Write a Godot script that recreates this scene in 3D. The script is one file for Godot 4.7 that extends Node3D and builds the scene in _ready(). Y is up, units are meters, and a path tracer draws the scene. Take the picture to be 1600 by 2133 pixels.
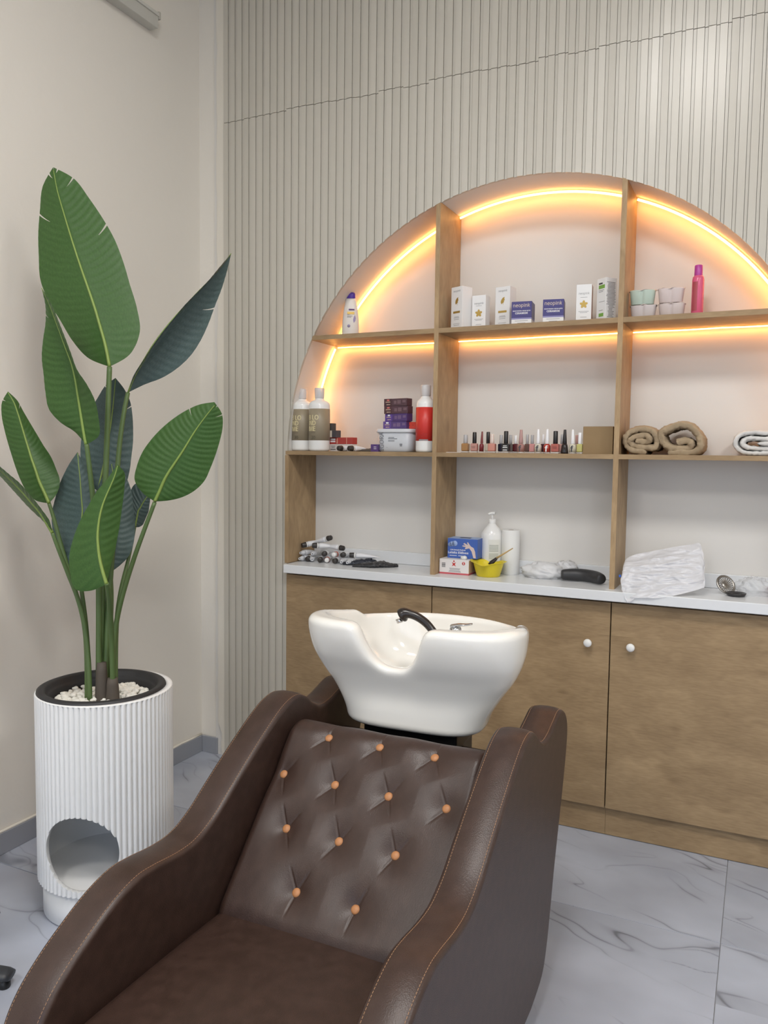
extends Node3D

# ---------------------------------------------------------------- constants of the place (metres)
const CX := -0.812          # centre of the arched niche
const CY := 1.37            # spring line of the arch
const RA := 1.012           # radius of the arch
const NB := -0.228          # back of the niche
const WL := -2.29           # left wall
const CEIL := 3.6
const TOP := 0.904          # counter top
const S2 := 1.381           # upper face of the middle shelf
const LED := 0.046          # light of the warm strips per metre
const S1 := 1.854           # upper face of the top shelf

const LEAVES := [
	{"kind":"bright","rip":30,"tear":[[0.88, 1, 0.5], [0.97, 1, 0.4], [0.6, 1, 0.62], [0.72, -1, 0.55], [0.95, -1, 0.3]],
	"m":[[-1.758,1.618,1.076],[-1.777,1.678,1.071],[-1.800,1.737,1.068],[-1.824,1.797,1.066],[-1.850,1.856,1.065],[-1.877,1.915,1.064],[-1.903,1.975,1.063],[-1.929,2.036,1.061],[-1.954,2.097,1.059],[-1.978,2.159,1.057],[-1.998,2.223,1.052]],
	"a":[[-1.758,1.618,1.076],[-1.841,1.647,1.077],[-1.901,1.700,1.079],[-1.949,1.762,1.079],[-1.994,1.824,1.082],[-2.028,1.891,1.082],[-2.041,1.964,1.075],[-2.048,2.036,1.069],[-2.047,2.107,1.062],[-2.040,2.177,1.057],[-2.000,2.232,1.052]],
	"b":[[-1.758,1.618,1.076],[-1.718,1.658,1.034],[-1.704,1.726,1.007],[-1.722,1.798,0.998],[-1.751,1.870,0.995],[-1.779,1.942,0.993],[-1.811,2.012,0.995],[-1.851,2.077,1.002],[-1.895,2.139,1.012],[-1.941,2.198,1.025],[-1.998,2.232,1.052]]},
	{"kind":"folded","rip":26,"tear":[[0.8, -1, 0.6]],
	"m":[[-1.765,1.387,1.164],[-1.773,1.434,1.166],[-1.780,1.480,1.168],[-1.787,1.526,1.170],[-1.794,1.572,1.172],[-1.804,1.617,1.175],[-1.819,1.660,1.181],[-1.834,1.704,1.187],[-1.849,1.747,1.193],[-1.865,1.790,1.199],[-1.883,1.831,1.207]],
	"a":[[-1.765,1.387,1.164],[-1.806,1.424,1.166],[-1.848,1.451,1.179],[-1.882,1.489,1.189],[-1.894,1.538,1.190],[-1.900,1.589,1.190],[-1.905,1.639,1.191],[-1.900,1.688,1.190],[-1.890,1.737,1.189],[-1.885,1.786,1.193],[-1.883,1.831,1.207]],
	"b":[[-1.765,1.387,1.164],[-1.713,1.414,1.166],[-1.706,1.464,1.174],[-1.710,1.512,1.183],[-1.727,1.556,1.195],[-1.751,1.597,1.207],[-1.768,1.643,1.212],[-1.788,1.690,1.215],[-1.811,1.737,1.216],[-1.838,1.785,1.214],[-1.883,1.831,1.207]]},
	{"kind":"blue","rip":24,"tear":[[0.62, 1, 0.55]],
	"m":[[-1.763,1.549,0.995],[-1.752,1.600,0.979],[-1.734,1.646,0.960],[-1.715,1.693,0.941],[-1.693,1.738,0.920],[-1.668,1.781,0.898],[-1.641,1.822,0.875],[-1.614,1.863,0.852],[-1.585,1.903,0.829],[-1.558,1.946,0.806],[-1.534,1.991,0.784]],
	"a":[[-1.763,1.549,0.995],[-1.723,1.596,1.015],[-1.689,1.639,1.012],[-1.660,1.682,1.003],[-1.633,1.724,0.989],[-1.608,1.765,0.970],[-1.585,1.807,0.947],[-1.563,1.848,0.917],[-1.545,1.890,0.883],[-1.533,1.937,0.844],[-1.534,1.991,0.784]],
	"b":[[-1.763,1.549,0.995],[-1.733,1.576,0.955],[-1.695,1.598,0.921],[-1.660,1.630,0.890],[-1.630,1.671,0.863],[-1.608,1.720,0.841],[-1.592,1.773,0.823],[-1.578,1.828,0.809],[-1.562,1.882,0.796],[-1.549,1.937,0.786],[-1.534,1.991,0.784]]},
	{"kind":"dark_back","rip":20,"tear":[[0.87, -1, 0.5], [0.7, 1, 0.7]],
	"m":[[-1.879,1.244,1.007],[-1.878,1.279,0.998],[-1.877,1.314,0.988],[-1.877,1.349,0.978],[-1.877,1.384,0.969],[-1.877,1.420,0.959],[-1.878,1.455,0.950],[-1.880,1.492,0.941],[-1.882,1.528,0.933],[-1.885,1.565,0.925],[-1.888,1.601,0.917]],
	"a":[[-1.879,1.244,1.007],[-1.921,1.269,1.007],[-1.944,1.306,1.004],[-1.960,1.346,0.998],[-1.967,1.387,0.990],[-1.969,1.428,0.980],[-1.963,1.468,0.968],[-1.953,1.507,0.955],[-1.938,1.543,0.942],[-1.920,1.579,0.929],[-1.888,1.604,0.917]],
	"b":[[-1.879,1.244,1.007],[-1.852,1.253,0.976],[-1.823,1.267,0.949],[-1.818,1.307,0.934],[-1.820,1.351,0.923],[-1.822,1.396,0.913],[-1.827,1.440,0.906],[-1.834,1.485,0.901],[-1.845,1.530,0.899],[-1.865,1.570,0.904],[-1.888,1.604,0.917]]},
	{"kind":"dark_left","rip":20,"tear":[[0.97, 1, 0.5]],
	"m":[[-1.832,1.023,1.136],[-1.837,1.056,1.127],[-1.843,1.089,1.118],[-1.848,1.122,1.109],[-1.854,1.156,1.100],[-1.859,1.190,1.091],[-1.869,1.224,1.084],[-1.879,1.258,1.077],[-1.889,1.293,1.070],[-1.900,1.328,1.064],[-1.910,1.363,1.057]],
	"a":[[-1.832,1.023,1.136],[-1.882,1.035,1.133],[-1.915,1.067,1.130],[-1.939,1.103,1.124],[-1.957,1.140,1.118],[-1.966,1.180,1.109],[-1.965,1.219,1.098],[-1.961,1.258,1.087],[-1.951,1.296,1.075],[-1.936,1.332,1.064],[-1.911,1.366,1.057]],
	"b":[[-1.832,1.023,1.136],[-1.814,1.038,1.106],[-1.806,1.067,1.086],[-1.803,1.103,1.069],[-1.808,1.142,1.058],[-1.820,1.181,1.051],[-1.835,1.220,1.047],[-1.854,1.256,1.046],[-1.876,1.292,1.048],[-1.894,1.329,1.050],[-1.911,1.366,1.057]]},
	{"kind":"dark_right","rip":22,"tear":[],
	"m":[[-1.776,1.002,1.067],[-1.777,1.033,1.056],[-1.778,1.065,1.045],[-1.781,1.097,1.035],[-1.786,1.130,1.025],[-1.791,1.163,1.017],[-1.801,1.196,1.009],[-1.810,1.229,1.002],[-1.820,1.263,0.996],[-1.832,1.296,0.990],[-1.844,1.330,0.984]],
	"a":[[-1.776,1.002,1.067],[-1.812,1.026,1.062],[-1.839,1.055,1.058],[-1.858,1.089,1.052],[-1.869,1.125,1.044],[-1.877,1.161,1.035],[-1.880,1.197,1.026],[-1.881,1.234,1.016],[-1.875,1.269,1.005],[-1.864,1.303,0.993],[-1.844,1.333,0.984]],
	"b":[[-1.776,1.002,1.067],[-1.762,1.023,1.038],[-1.749,1.049,1.016],[-1.745,1.084,0.999],[-1.749,1.122,0.987],[-1.757,1.161,0.978],[-1.768,1.199,0.972],[-1.778,1.238,0.967],[-1.794,1.276,0.966],[-1.816,1.309,0.970],[-1.844,1.333,0.984]]},
	{"kind":"front","rip":16,"tear":[],
	"m":[[-1.636,1.001,1.222],[-1.649,1.033,1.222],[-1.661,1.065,1.220],[-1.670,1.099,1.217],[-1.676,1.132,1.213],[-1.678,1.166,1.207],[-1.677,1.200,1.199],[-1.672,1.232,1.190],[-1.664,1.264,1.179],[-1.656,1.296,1.168],[-1.651,1.329,1.159]],
	"a":[[-1.636,1.001,1.222],[-1.686,0.980,1.232],[-1.732,0.983,1.244],[-1.752,1.027,1.242],[-1.760,1.075,1.236],[-1.756,1.122,1.225],[-1.745,1.168,1.212],[-1.728,1.211,1.198],[-1.707,1.254,1.184],[-1.681,1.292,1.169],[-1.651,1.332,1.159]],
	"b":[[-1.636,1.001,1.222],[-1.651,1.030,1.195],[-1.656,1.063,1.178],[-1.659,1.096,1.163],[-1.660,1.130,1.152],[-1.660,1.164,1.143],[-1.659,1.200,1.137],[-1.656,1.235,1.133],[-1.652,1.271,1.132],[-1.647,1.307,1.136],[-1.651,1.332,1.159]]},
	{"kind":"right","rip":24,"tear":[[0.78, -1, 0.6], [0.86, 1, 0.6], [0.95, 1, 0.7]],
	"m":[[-1.621,1.223,1.042],[-1.608,1.254,1.036],[-1.596,1.285,1.030],[-1.581,1.314,1.023],[-1.564,1.342,1.015],[-1.547,1.370,1.007],[-1.532,1.398,0.999],[-1.516,1.427,0.991],[-1.499,1.454,0.983],[-1.480,1.481,0.975],[-1.461,1.507,0.966]],
	"a":[[-1.621,1.223,1.042],[-1.662,1.248,1.048],[-1.687,1.285,1.053],[-1.684,1.328,1.046],[-1.671,1.369,1.036],[-1.648,1.406,1.024],[-1.620,1.439,1.011],[-1.587,1.468,0.998],[-1.551,1.492,0.985],[-1.510,1.510,0.973],[-1.462,1.517,0.965]],
	"b":[[-1.621,1.223,1.042],[-1.592,1.226,1.014],[-1.560,1.236,0.992],[-1.529,1.256,0.973],[-1.504,1.286,0.958],[-1.489,1.324,0.949],[-1.475,1.363,0.943],[-1.463,1.403,0.939],[-1.453,1.444,0.938],[-1.451,1.484,0.944],[-1.462,1.517,0.965]]},
	{"kind":"left","rip":24,"tear":[[0.82, 1, 0.5], [0.9, -1, 0.7]],
	"m":[[-1.935,1.211,1.147],[-1.954,1.243,1.147],[-1.974,1.275,1.147],[-1.990,1.309,1.146],[-2.007,1.343,1.145],[-2.023,1.377,1.143],[-2.039,1.411,1.141],[-2.055,1.446,1.139],[-2.071,1.480,1.137],[-2.089,1.515,1.136],[-2.112,1.546,1.138]],
	"a":[[-1.935,1.211,1.147],[-1.984,1.218,1.152],[-2.019,1.244,1.155],[-2.045,1.279,1.155],[-2.067,1.316,1.153],[-2.085,1.355,1.152],[-2.102,1.394,1.151],[-2.117,1.434,1.150],[-2.128,1.474,1.149],[-2.131,1.515,1.145],[-2.112,1.549,1.138]],
	"b":[[-1.935,1.211,1.147],[-1.931,1.241,1.120],[-1.935,1.278,1.105],[-1.956,1.315,1.100],[-1.979,1.351,1.098],[-2.006,1.385,1.101],[-2.030,1.419,1.104],[-2.053,1.453,1.108],[-2.074,1.488,1.114],[-2.093,1.523,1.121],[-2.112,1.549,1.138]]},
	{"kind":"edge_on","rip":20,"tear":[],
	"m":[[-1.858,1.131,1.206],[-1.872,1.162,1.215],[-1.886,1.191,1.224],[-1.905,1.218,1.235],[-1.923,1.244,1.246],[-1.943,1.269,1.257],[-1.963,1.293,1.269],[-1.983,1.317,1.282],[-2.004,1.340,1.294],[-2.025,1.362,1.307],[-2.046,1.385,1.319]],
	"a":[[-1.858,1.131,1.206],[-1.902,1.157,1.191],[-1.937,1.179,1.192],[-1.967,1.203,1.197],[-1.992,1.229,1.204],[-2.013,1.255,1.214],[-2.030,1.281,1.227],[-2.044,1.307,1.243],[-2.054,1.334,1.262],[-2.058,1.360,1.284],[-2.046,1.385,1.319]],
	"b":[[-1.858,1.131,1.206],[-1.844,1.168,1.228],[-1.850,1.198,1.246],[-1.860,1.226,1.262],[-1.875,1.253,1.276],[-1.892,1.278,1.288],[-1.915,1.300,1.300],[-1.940,1.322,1.310],[-1.969,1.343,1.318],[-2.001,1.364,1.323],[-2.046,1.385,1.319]]},
	{"kind":"small_dark","rip":12,"tear":[],
	"m":[[-1.783,1.131,0.949],[-1.785,1.144,0.944],[-1.786,1.156,0.939],[-1.787,1.169,0.934],[-1.788,1.182,0.929],[-1.785,1.193,0.922],[-1.782,1.205,0.916],[-1.779,1.216,0.909],[-1.775,1.227,0.902],[-1.772,1.238,0.895],[-1.769,1.250,0.888]],
	"a":[[-1.783,1.131,0.949],[-1.794,1.150,0.943],[-1.803,1.169,0.938],[-1.811,1.189,0.934],[-1.815,1.210,0.929],[-1.820,1.230,0.925],[-1.823,1.250,0.921],[-1.814,1.267,0.912],[-1.802,1.269,0.903],[-1.786,1.259,0.895],[-1.769,1.250,0.888]],
	"b":[[-1.783,1.131,0.949],[-1.777,1.132,0.936],[-1.772,1.139,0.926],[-1.771,1.152,0.918],[-1.770,1.165,0.911],[-1.768,1.178,0.905],[-1.769,1.192,0.900],[-1.770,1.206,0.896],[-1.771,1.221,0.892],[-1.770,1.235,0.889],[-1.769,1.250,0.888]]},
]
const STEMS := [
	{"of":"bright","r0":0.0075,"r1":0.0105,"p":[[-1.758,1.618,1.076],[-1.757,1.497,1.085],[-1.763,1.341,1.089],[-1.770,1.198,1.092],[-1.775,1.026,1.097],[-1.770,0.854,1.109],[-1.761,0.625,1.123]]},
	{"of":"blue","r0":0.0065,"r1":0.009,"p":[[-1.764,1.548,0.995],[-1.764,1.494,1.011],[-1.765,1.399,1.030],[-1.762,1.283,1.048],[-1.756,1.111,1.071],[-1.754,0.868,1.100],[-1.747,0.627,1.121]]},
	{"of":"folded","r0":0.0065,"r1":0.009,"p":[[-1.764,1.389,1.163],[-1.761,1.320,1.156],[-1.765,1.243,1.142],[-1.770,1.115,1.121],[-1.765,0.929,1.123],[-1.757,0.629,1.137]]},
	{"of":"right","r0":0.006,"r1":0.0085,"p":[[-1.621,1.221,1.042],[-1.653,1.136,1.053],[-1.686,1.042,1.065],[-1.718,0.933,1.078],[-1.739,0.838,1.084],[-1.742,0.737,1.094],[-1.734,0.615,1.100]]},
	{"of":"left","r0":0.0055,"r1":0.008,"p":[[-1.935,1.210,1.147],[-1.920,1.166,1.144],[-1.890,1.066,1.138],[-1.855,0.958,1.130],[-1.820,0.867,1.131],[-1.799,0.770,1.140],[-1.791,0.627,1.148]]},
	{"of":"edge_on","r0":0.0055,"r1":0.008,"p":[[-1.858,1.131,1.206],[-1.847,1.081,1.194],[-1.835,1.009,1.172],[-1.816,0.929,1.153],[-1.799,0.843,1.145],[-1.785,0.744,1.147],[-1.777,0.631,1.152]]},
	{"of":"front","r0":0.0065,"r1":0.009,"p":[[-1.636,1.004,1.222],[-1.651,0.965,1.199],[-1.687,0.885,1.156],[-1.710,0.792,1.129],[-1.714,0.631,1.122]]},
	{"of":"dark_right","r0":0.006,"r1":0.008,"p":[[-1.774,1.004,1.066],[-1.769,0.935,1.068],[-1.759,0.821,1.084],[-1.750,0.620,1.101]]},
	{"of":"dark_left","r0":0.0055,"r1":0.008,"p":[[-1.832,1.026,1.136],[-1.824,0.954,1.132],[-1.812,0.853,1.129],[-1.801,0.739,1.132],[-1.793,0.624,1.138]]},
	{"of":"dark_back","r0":0.006,"r1":0.008,"p":[[-1.879,1.246,1.007],[-1.837,1.103,1.032],[-1.789,0.918,1.068],[-1.761,0.619,1.101]]},
	{"of":"small_dark","r0":0.005,"r1":0.008,"p":[[-1.784,1.135,0.949],[-1.769,1.043,0.993],[-1.767,0.930,1.035],[-1.758,0.817,1.062],[-1.745,0.616,1.082]]},
]
var rng := RandomNumberGenerator.new()
var used := {}
var M := {}

# ---------------------------------------------------------------- naming and tagging
func numbered(called: String) -> String:
	if not used.has(called):
		used[called] = 0
		return called
	used[called] += 1
	return "%s_%03d" % [called, used[called]]

func tag(o: Node, label: String, category: String, group := "") -> Node:
	o.set_meta("label", label)
	o.set_meta("category", category)
	if group != "":
		o.set_meta("group", group)
	return o

func thing(called: String, label: String, category: String, at := Vector3.ZERO, group := "") -> Node3D:
	var o := Node3D.new()
	o.name = numbered(called)
	add_child(o)
	o.position = at
	tag(o, label, category, group)
	return o

func structure(called: String) -> Node3D:
	var o := Node3D.new()
	o.name = called
	add_child(o)
	o.set_meta("kind", "structure")
	return o

func part(called: String, mesh: Mesh, m: Material, parent: Node, at := Vector3.ZERO, turn := Vector3.ZERO) -> MeshInstance3D:
	var o := MeshInstance3D.new()
	o.name = called
	o.mesh = mesh
	o.material_override = m
	o.cast_shadow = GeometryInstance3D.SHADOW_CASTING_SETTING_ON
	parent.add_child(o, true)
	o.position = at
	o.rotation = turn
	return o

# a thing that is one mesh
func single(called: String, mesh: Mesh, m: Material, label: String, category: String, at := Vector3.ZERO, turn := Vector3.ZERO, group := "") -> MeshInstance3D:
	var o := part(numbered(called), mesh, m, self, at, turn)
	tag(o, label, category, group)
	return o

# ---------------------------------------------------------------- materials
func mat(c: Color, rough := 0.6, metal := 0.0, spec := 0.5) -> StandardMaterial3D:
	var m := StandardMaterial3D.new()
	m.albedo_color = c
	m.roughness = rough
	m.metallic = metal
	m.metallic_specular = spec
	return m

func rgb(r: float, g: float, b: float) -> Color:
	return Color(r / 255.0, g / 255.0, b / 255.0)

func glass(c: Color, alpha: float, rough := 0.08) -> StandardMaterial3D:
	var m := mat(Color(c.r, c.g, c.b, alpha), rough)
	m.transparency = BaseMaterial3D.TRANSPARENCY_ALPHA
	return m

func noise(freq: float, sd: int, oct := 4) -> FastNoiseLite:
	var n := FastNoiseLite.new()
	n.noise_type = FastNoiseLite.TYPE_SIMPLEX_SMOOTH
	n.seed = sd
	n.frequency = freq
	n.fractal_octaves = oct
	return n

func noise_tex(freq: float, sd: int, size := 512, oct := 4, as_normal := false, bump := 4.0, ramp: Gradient = null) -> NoiseTexture2D:
	var t := NoiseTexture2D.new()
	t.width = size
	t.height = size
	t.seamless = true
	t.noise = noise(freq, sd, oct)
	t.as_normal_map = as_normal
	t.bump_strength = bump
	if ramp:
		t.color_ramp = ramp
	return t

func tri(m: StandardMaterial3D, s: Vector3, world := true, off := Vector3.ZERO) -> StandardMaterial3D:
	m.uv1_triplanar = true
	m.uv1_world_triplanar = world
	m.uv1_scale = s
	m.uv1_offset = off
	return m

# oak with long grain along u (or along v), streaks, cathedral bands and a few knots
func wood_image(w: int, h: int, sd: int, along_u := true) -> ImageTexture:
	var im := Image.create(w, h, false, Image.FORMAT_RGB8)
	var broad := noise(1.0, sd, 3)
	var fine := noise(1.0, sd + 7, 2)
	var band := noise(1.0, sd + 13, 2)
	var r := RandomNumberGenerator.new()
	r.seed = sd
	var knots := []
	for i in 9:
		knots.append([r.randf() * w, r.randf() * h, r.randf_range(3.0, 8.0)])
	for j in h:
		for i in w:
			var u := float(i if along_u else j) / (w if along_u else h)
			var v := float(j if along_u else i) / (h if along_u else w)
			# torus-like wrap so that the picture repeats without a seam
			var cu := cos(u * TAU)
			var su := sin(u * TAU)
			var cv := v * 34.0
			var b := broad.get_noise_3d(cu * 0.8, su * 0.8, v * 5.0)
			var f := fine.get_noise_3d(cu * 5.0, su * 5.0, cv * 3.4)
			var g := band.get_noise_3d(cu * 1.1, su * 1.1, v * 13.0 + b * 1.5)
			var t := 0.5 + 0.32 * b + 0.24 * f + 0.24 * g
			for k in knots:
				var dx := absf(i - k[0])
				var dy := absf(j - k[1])
				dx = minf(dx, w - dx)
				dy = minf(dy, h - dy)
				if along_u:
					dx *= 0.42
				else:
					dy *= 0.42
				var d: float = sqrt(dx * dx + dy * dy) / k[2]
				if d < 3.0:
					t -= 0.42 * exp(-d * d)
			t = clampf(t, 0.0, 1.0)
			im.set_pixel(i, j, Color(0.575, 0.478, 0.360).lerp(Color(0.745, 0.638, 0.492), t))
	return ImageTexture.create_from_image(im)

# white marble tile print: soft grey clouds with thin dark veins that run slantwise
func marble_image(size: int, sd: int) -> ImageTexture:
	var im := Image.create(size, size, false, Image.FORMAT_RGB8)
	var cloud := noise(0.9, sd, 4)
	var warp := noise(0.8, sd + 3, 4)
	var vein := noise(1.0, sd + 5, 2)
	var vein2 := noise(2.1, sd + 9, 2)
	for j in size:
		for i in size:
			var u := float(i) / size * 3.0
			var v := float(j) / size * 3.0
			var wx := warp.get_noise_2d(u * 0.9, v * 1.6) * 0.16
			var a := (u + v * 0.35) * 0.42 + wx * 0.4
			var b := (v - u * 0.36) * 2.5 + wx * 2.4
			var n1 := absf(vein.get_noise_2d(a, b))
			var n2 := absf(vein2.get_noise_2d(a * 0.7 + 7.0, b * 0.62))
			var gate := smoothstep(-0.1, 0.4, warp.get_noise_2d(u * 1.2 + 20.0, v * 1.8))
			var gate2 := smoothstep(-0.1, 0.45, warp.get_noise_2d(u * 1.1 - 30.0, v * 1.7))
			var dark := exp(-pow(n1 / 0.016, 2.0)) * gate * 0.42 + exp(-pow(n1 / 0.07, 2.0)) * 0.15 * gate + exp(-pow(n2 / 0.011, 2.0)) * gate2 * 0.36 + exp(-pow(n2 / 0.06, 2.0)) * 0.08 * gate2
			var c := 0.815 + 0.075 * cloud.get_noise_2d(u * 1.4, v * 1.9)
			c = c * (1.0 - dark * 0.55)
			im.set_pixel(i, j, Color(c * 0.985, c * 0.992, c * 1.015))
	return ImageTexture.create_from_image(im)

func make_materials() -> void:
	var oak_h := mat(Color(0.93, 0.93, 0.93), 0.48, 0.0, 0.35)
	oak_h.albedo_texture = wood_image(896, 448, 11, true)
	M.oak = tri(oak_h, Vector3(0.72, 1.35, 1.35))
	var oak_v := mat(Color(1, 1, 1), 0.48, 0.0, 0.35)
	oak_v.albedo_texture = wood_image(384, 768, 29, false)
	M.oak_up = tri(oak_v, Vector3(1.35, 0.72, 1.35))
	M.edge = mat(rgb(172, 150, 116), 0.5)
	M.floor = []
	var mb := marble_image(896, 4)
	for k in 3:
		var f := mat(Color(0.855, 0.873, 0.912), 0.22, 0.0, 0.5)
		f.albedo_texture = mb
		M.floor.append(tri(f, Vector3(0.5, 0.5, 0.5), true, Vector3(0.37 * k, 0.0, 0.61 * k)))
	M.grout = mat(rgb(206, 206, 206), 0.85)
	M.skirt = tri(mat(rgb(150, 153, 160), 0.35), Vector3(1, 1, 1))
	M.paint = mat(rgb(230, 225, 216), 0.75, 0.0, 0.35)
	M.paint.normal_enabled = true
	M.paint.normal_texture = noise_tex(0.02, 5, 512, 4, true, 1.2)
	M.paint.normal_scale = 0.35
	tri(M.paint, Vector3(1.2, 1.2, 1.2))
	M.plaster = mat(rgb(222, 216, 204), 0.9)
	M.ceiling = mat(rgb(236, 234, 228), 0.9)
	M.ribs = []
	for k in 4:
		M.ribs.append(mat(rgb(194 + k, 189 + k, 178 + k), 0.30, 0.0, 0.5))
	M.niche = mat(rgb(222, 219, 214), 0.6)
	M.counter = mat(rgb(226, 228, 230), 0.25)
	M.white = mat(rgb(232, 232, 230), 0.4)
	M.gloss_white = mat(rgb(236, 236, 234), 0.18)
	M.black = mat(rgb(26, 26, 27), 0.4)
	M.chrome = mat(rgb(205, 206, 208), 0.12, 1.0)
	var lea := mat(rgb(67, 49, 42), 0.40, 0.0, 0.5)
	var gr := Gradient.new()
	gr.set_color(0, Color(0.80, 0.78, 0.76))
	gr.set_color(1, Color(1, 1, 1))
	lea.albedo_texture = noise_tex(0.012, 31, 512, 5, false, 1.0, gr)
	lea.normal_enabled = true
	lea.normal_texture = noise_tex(0.16, 33, 512, 3, true, 3.0)
	lea.normal_scale = 0.22
	M.leather = tri(lea, Vector3(4, 4, 4))
	M.thread = mat(rgb(158, 122, 92), 0.8)
	M.button = mat(rgb(180, 124, 80), 0.5)
	M.ceramic = mat(rgb(238, 236, 230), 0.09)
	M.ceramic.clearcoat_enabled = true
	M.ceramic.clearcoat = 0.4
	M.ceramic.clearcoat_roughness = 0.05
	M.led = mat(rgb(255, 210, 140), 0.5)
	M.led.emission_enabled = true
	M.led.emission = Color(1.0, 0.70, 0.38)
	M.led.emission_energy_multiplier = 9.5
	M.text_dark = mat(rgb(70, 70, 74), 0.6)
	M.text_grey = mat(rgb(150, 150, 152), 0.6)
	M.text_white = mat(rgb(238, 238, 238), 0.5)
	M.gold = mat(rgb(190, 160, 88), 0.35, 0.6)
	M.red = mat(rgb(196, 48, 44), 0.45)

# ---------------------------------------------------------------- mesh helpers
func grid_mesh(p: Array, nu: int, nv: int, close_u := false, uvs := false, flip := false) -> ArrayMesh:
	# p holds nu * nv points, u fastest
	var st := SurfaceTool.new()
	st.begin(Mesh.PRIMITIVE_TRIANGLES)
	st.set_smooth_group(0)
	for k in p.size():
		if uvs:
			st.set_uv(Vector2(float(k % nu) / (nu - 1), float(k / nu) / (nv - 1)))
		st.add_vertex(p[k])
	var wrap := nu if close_u else nu - 1
	for j in nv - 1:
		for i in wrap:
			var a := j * nu + i
			var b := j * nu + (i + 1) % nu
			var c := a + nu
			var d := b + nu
			if flip:
				for q in [a, c, b, b, c, d]:
					st.add_index(q)
			else:
				for q in [a, b, c, b, d, c]:
					st.add_index(q)
	st.generate_normals()
	return st.commit()

# box with rounded edges; origin at the centre of its base when based
func rbox(size: Vector3, r := 0.002, based := true, fine := false) -> ArrayMesh:
	var h := size * 0.5
	r = minf(r, minf(h.x, minf(h.y, h.z)) * 0.95)
	var st := SurfaceTool.new()
	st.begin(Mesh.PRIMITIVE_TRIANGLES)
	var inner := h - Vector3(r, r, r)
	var off := Vector3(0, h.y, 0) if based else Vector3.ZERO
	var count := 0
	for axis in 3:
		for s in [-1.0, 1.0]:
			var ua := (axis + 1) % 3
			var va := (axis + 2) % 3
			var us := [-h[ua], -h[ua] + r, h[ua] - r, h[ua]]
			var vs := [-h[va], -h[va] + r, h[va] - r, h[va]]
			if fine:
				us = [-h[ua], -h[ua] + r * 0.3, -h[ua] + r * 0.62, -h[ua] + r, h[ua] - r, h[ua] - r * 0.62, h[ua] - r * 0.3, h[ua]]
				vs = [-h[va], -h[va] + r * 0.3, -h[va] + r * 0.62, -h[va] + r, h[va] - r, h[va] - r * 0.62, h[va] - r * 0.3, h[va]]
			var n := us.size()
			for j in n:
				for i in n:
					var p := Vector3.ZERO
					p[axis] = s * h[axis]
					p[ua] = us[i]
					p[va] = vs[j]
					var c := p.clamp(-inner, inner)
					var d := (p - c).normalized()
					st.set_normal(d)
					st.set_uv(Vector2(us[i] / (2.0 * h[ua]) + 0.5, vs[j] / (2.0 * h[va]) + 0.5))
					st.add_vertex(c + d * r + off)
			for j in n - 1:
				for i in n - 1:
					var a := count + j * n + i
					var q := [a, a + n, a + 1, a + 1, a + n, a + n + 1] if s > 0 else [a, a + 1, a + n, a + 1, a + n + 1, a + n]
					for e in q:
						st.add_index(e)
			count += n * n
	return st.commit()

# surface of revolution about y; profile of [radius, height]; hard corners by repeating a point
func lathe(profile: Array, seg := 32, oval := 1.0) -> ArrayMesh:
	var st := SurfaceTool.new()
	st.begin(Mesh.PRIMITIVE_TRIANGLES)
	var n := profile.size()
	var nr := []
	for j in n:
		var a: Vector2 = Vector2(profile[maxi(j - 1, 0)][0], profile[maxi(j - 1, 0)][1])
		var b: Vector2 = Vector2(profile[j][0], profile[j][1])
		var c: Vector2 = Vector2(profile[mini(j + 1, n - 1)][0], profile[mini(j + 1, n - 1)][1])
		var t1 := b - a
		var t2 := c - b
		var t := t1.normalized() + t2.normalized()
		if t1.length() < 1e-6:
			t = t2
		elif t2.length() < 1e-6:
			t = t1
		t = t.normalized()
		nr.append(Vector2(t.y, -t.x))
	for j in n:
		for i in seg + 1:
			var th := TAU * i / seg
			st.set_normal(Vector3(nr[j].x * cos(th), nr[j].y, nr[j].x * sin(th) / oval).normalized())
			st.set_uv(Vector2(float(i) / seg, float(j) / (n - 1)))
			st.add_vertex(Vector3(profile[j][0] * cos(th), profile[j][1], profile[j][0] * sin(th) * oval))
	for j in n - 1:
		for i in seg:
			var a := j * (seg + 1) + i
			for e in [a, a + 1, a + seg + 1, a + 1, a + seg + 2, a + seg + 1]:
				st.add_index(e)
	return st.commit()

func catmull(pts: Array, n: int) -> Array:
	var out := []
	var m := pts.size() - 1
	for k in n:
		var t := float(k) / (n - 1) * m
		var i := mini(int(t), m - 1)
		var f := t - i
		var a = pts[maxi(i - 1, 0)]
		var b = pts[i]
		var c = pts[i + 1]
		var d = pts[mini(i + 2, m)]
		out.append(0.5 * ((2.0 * b) + (c - a) * f + (2.0 * a - 5.0 * b + 4.0 * c - d) * f * f + (3.0 * b - a - 3.0 * c + d) * f * f * f))
	return out

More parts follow.
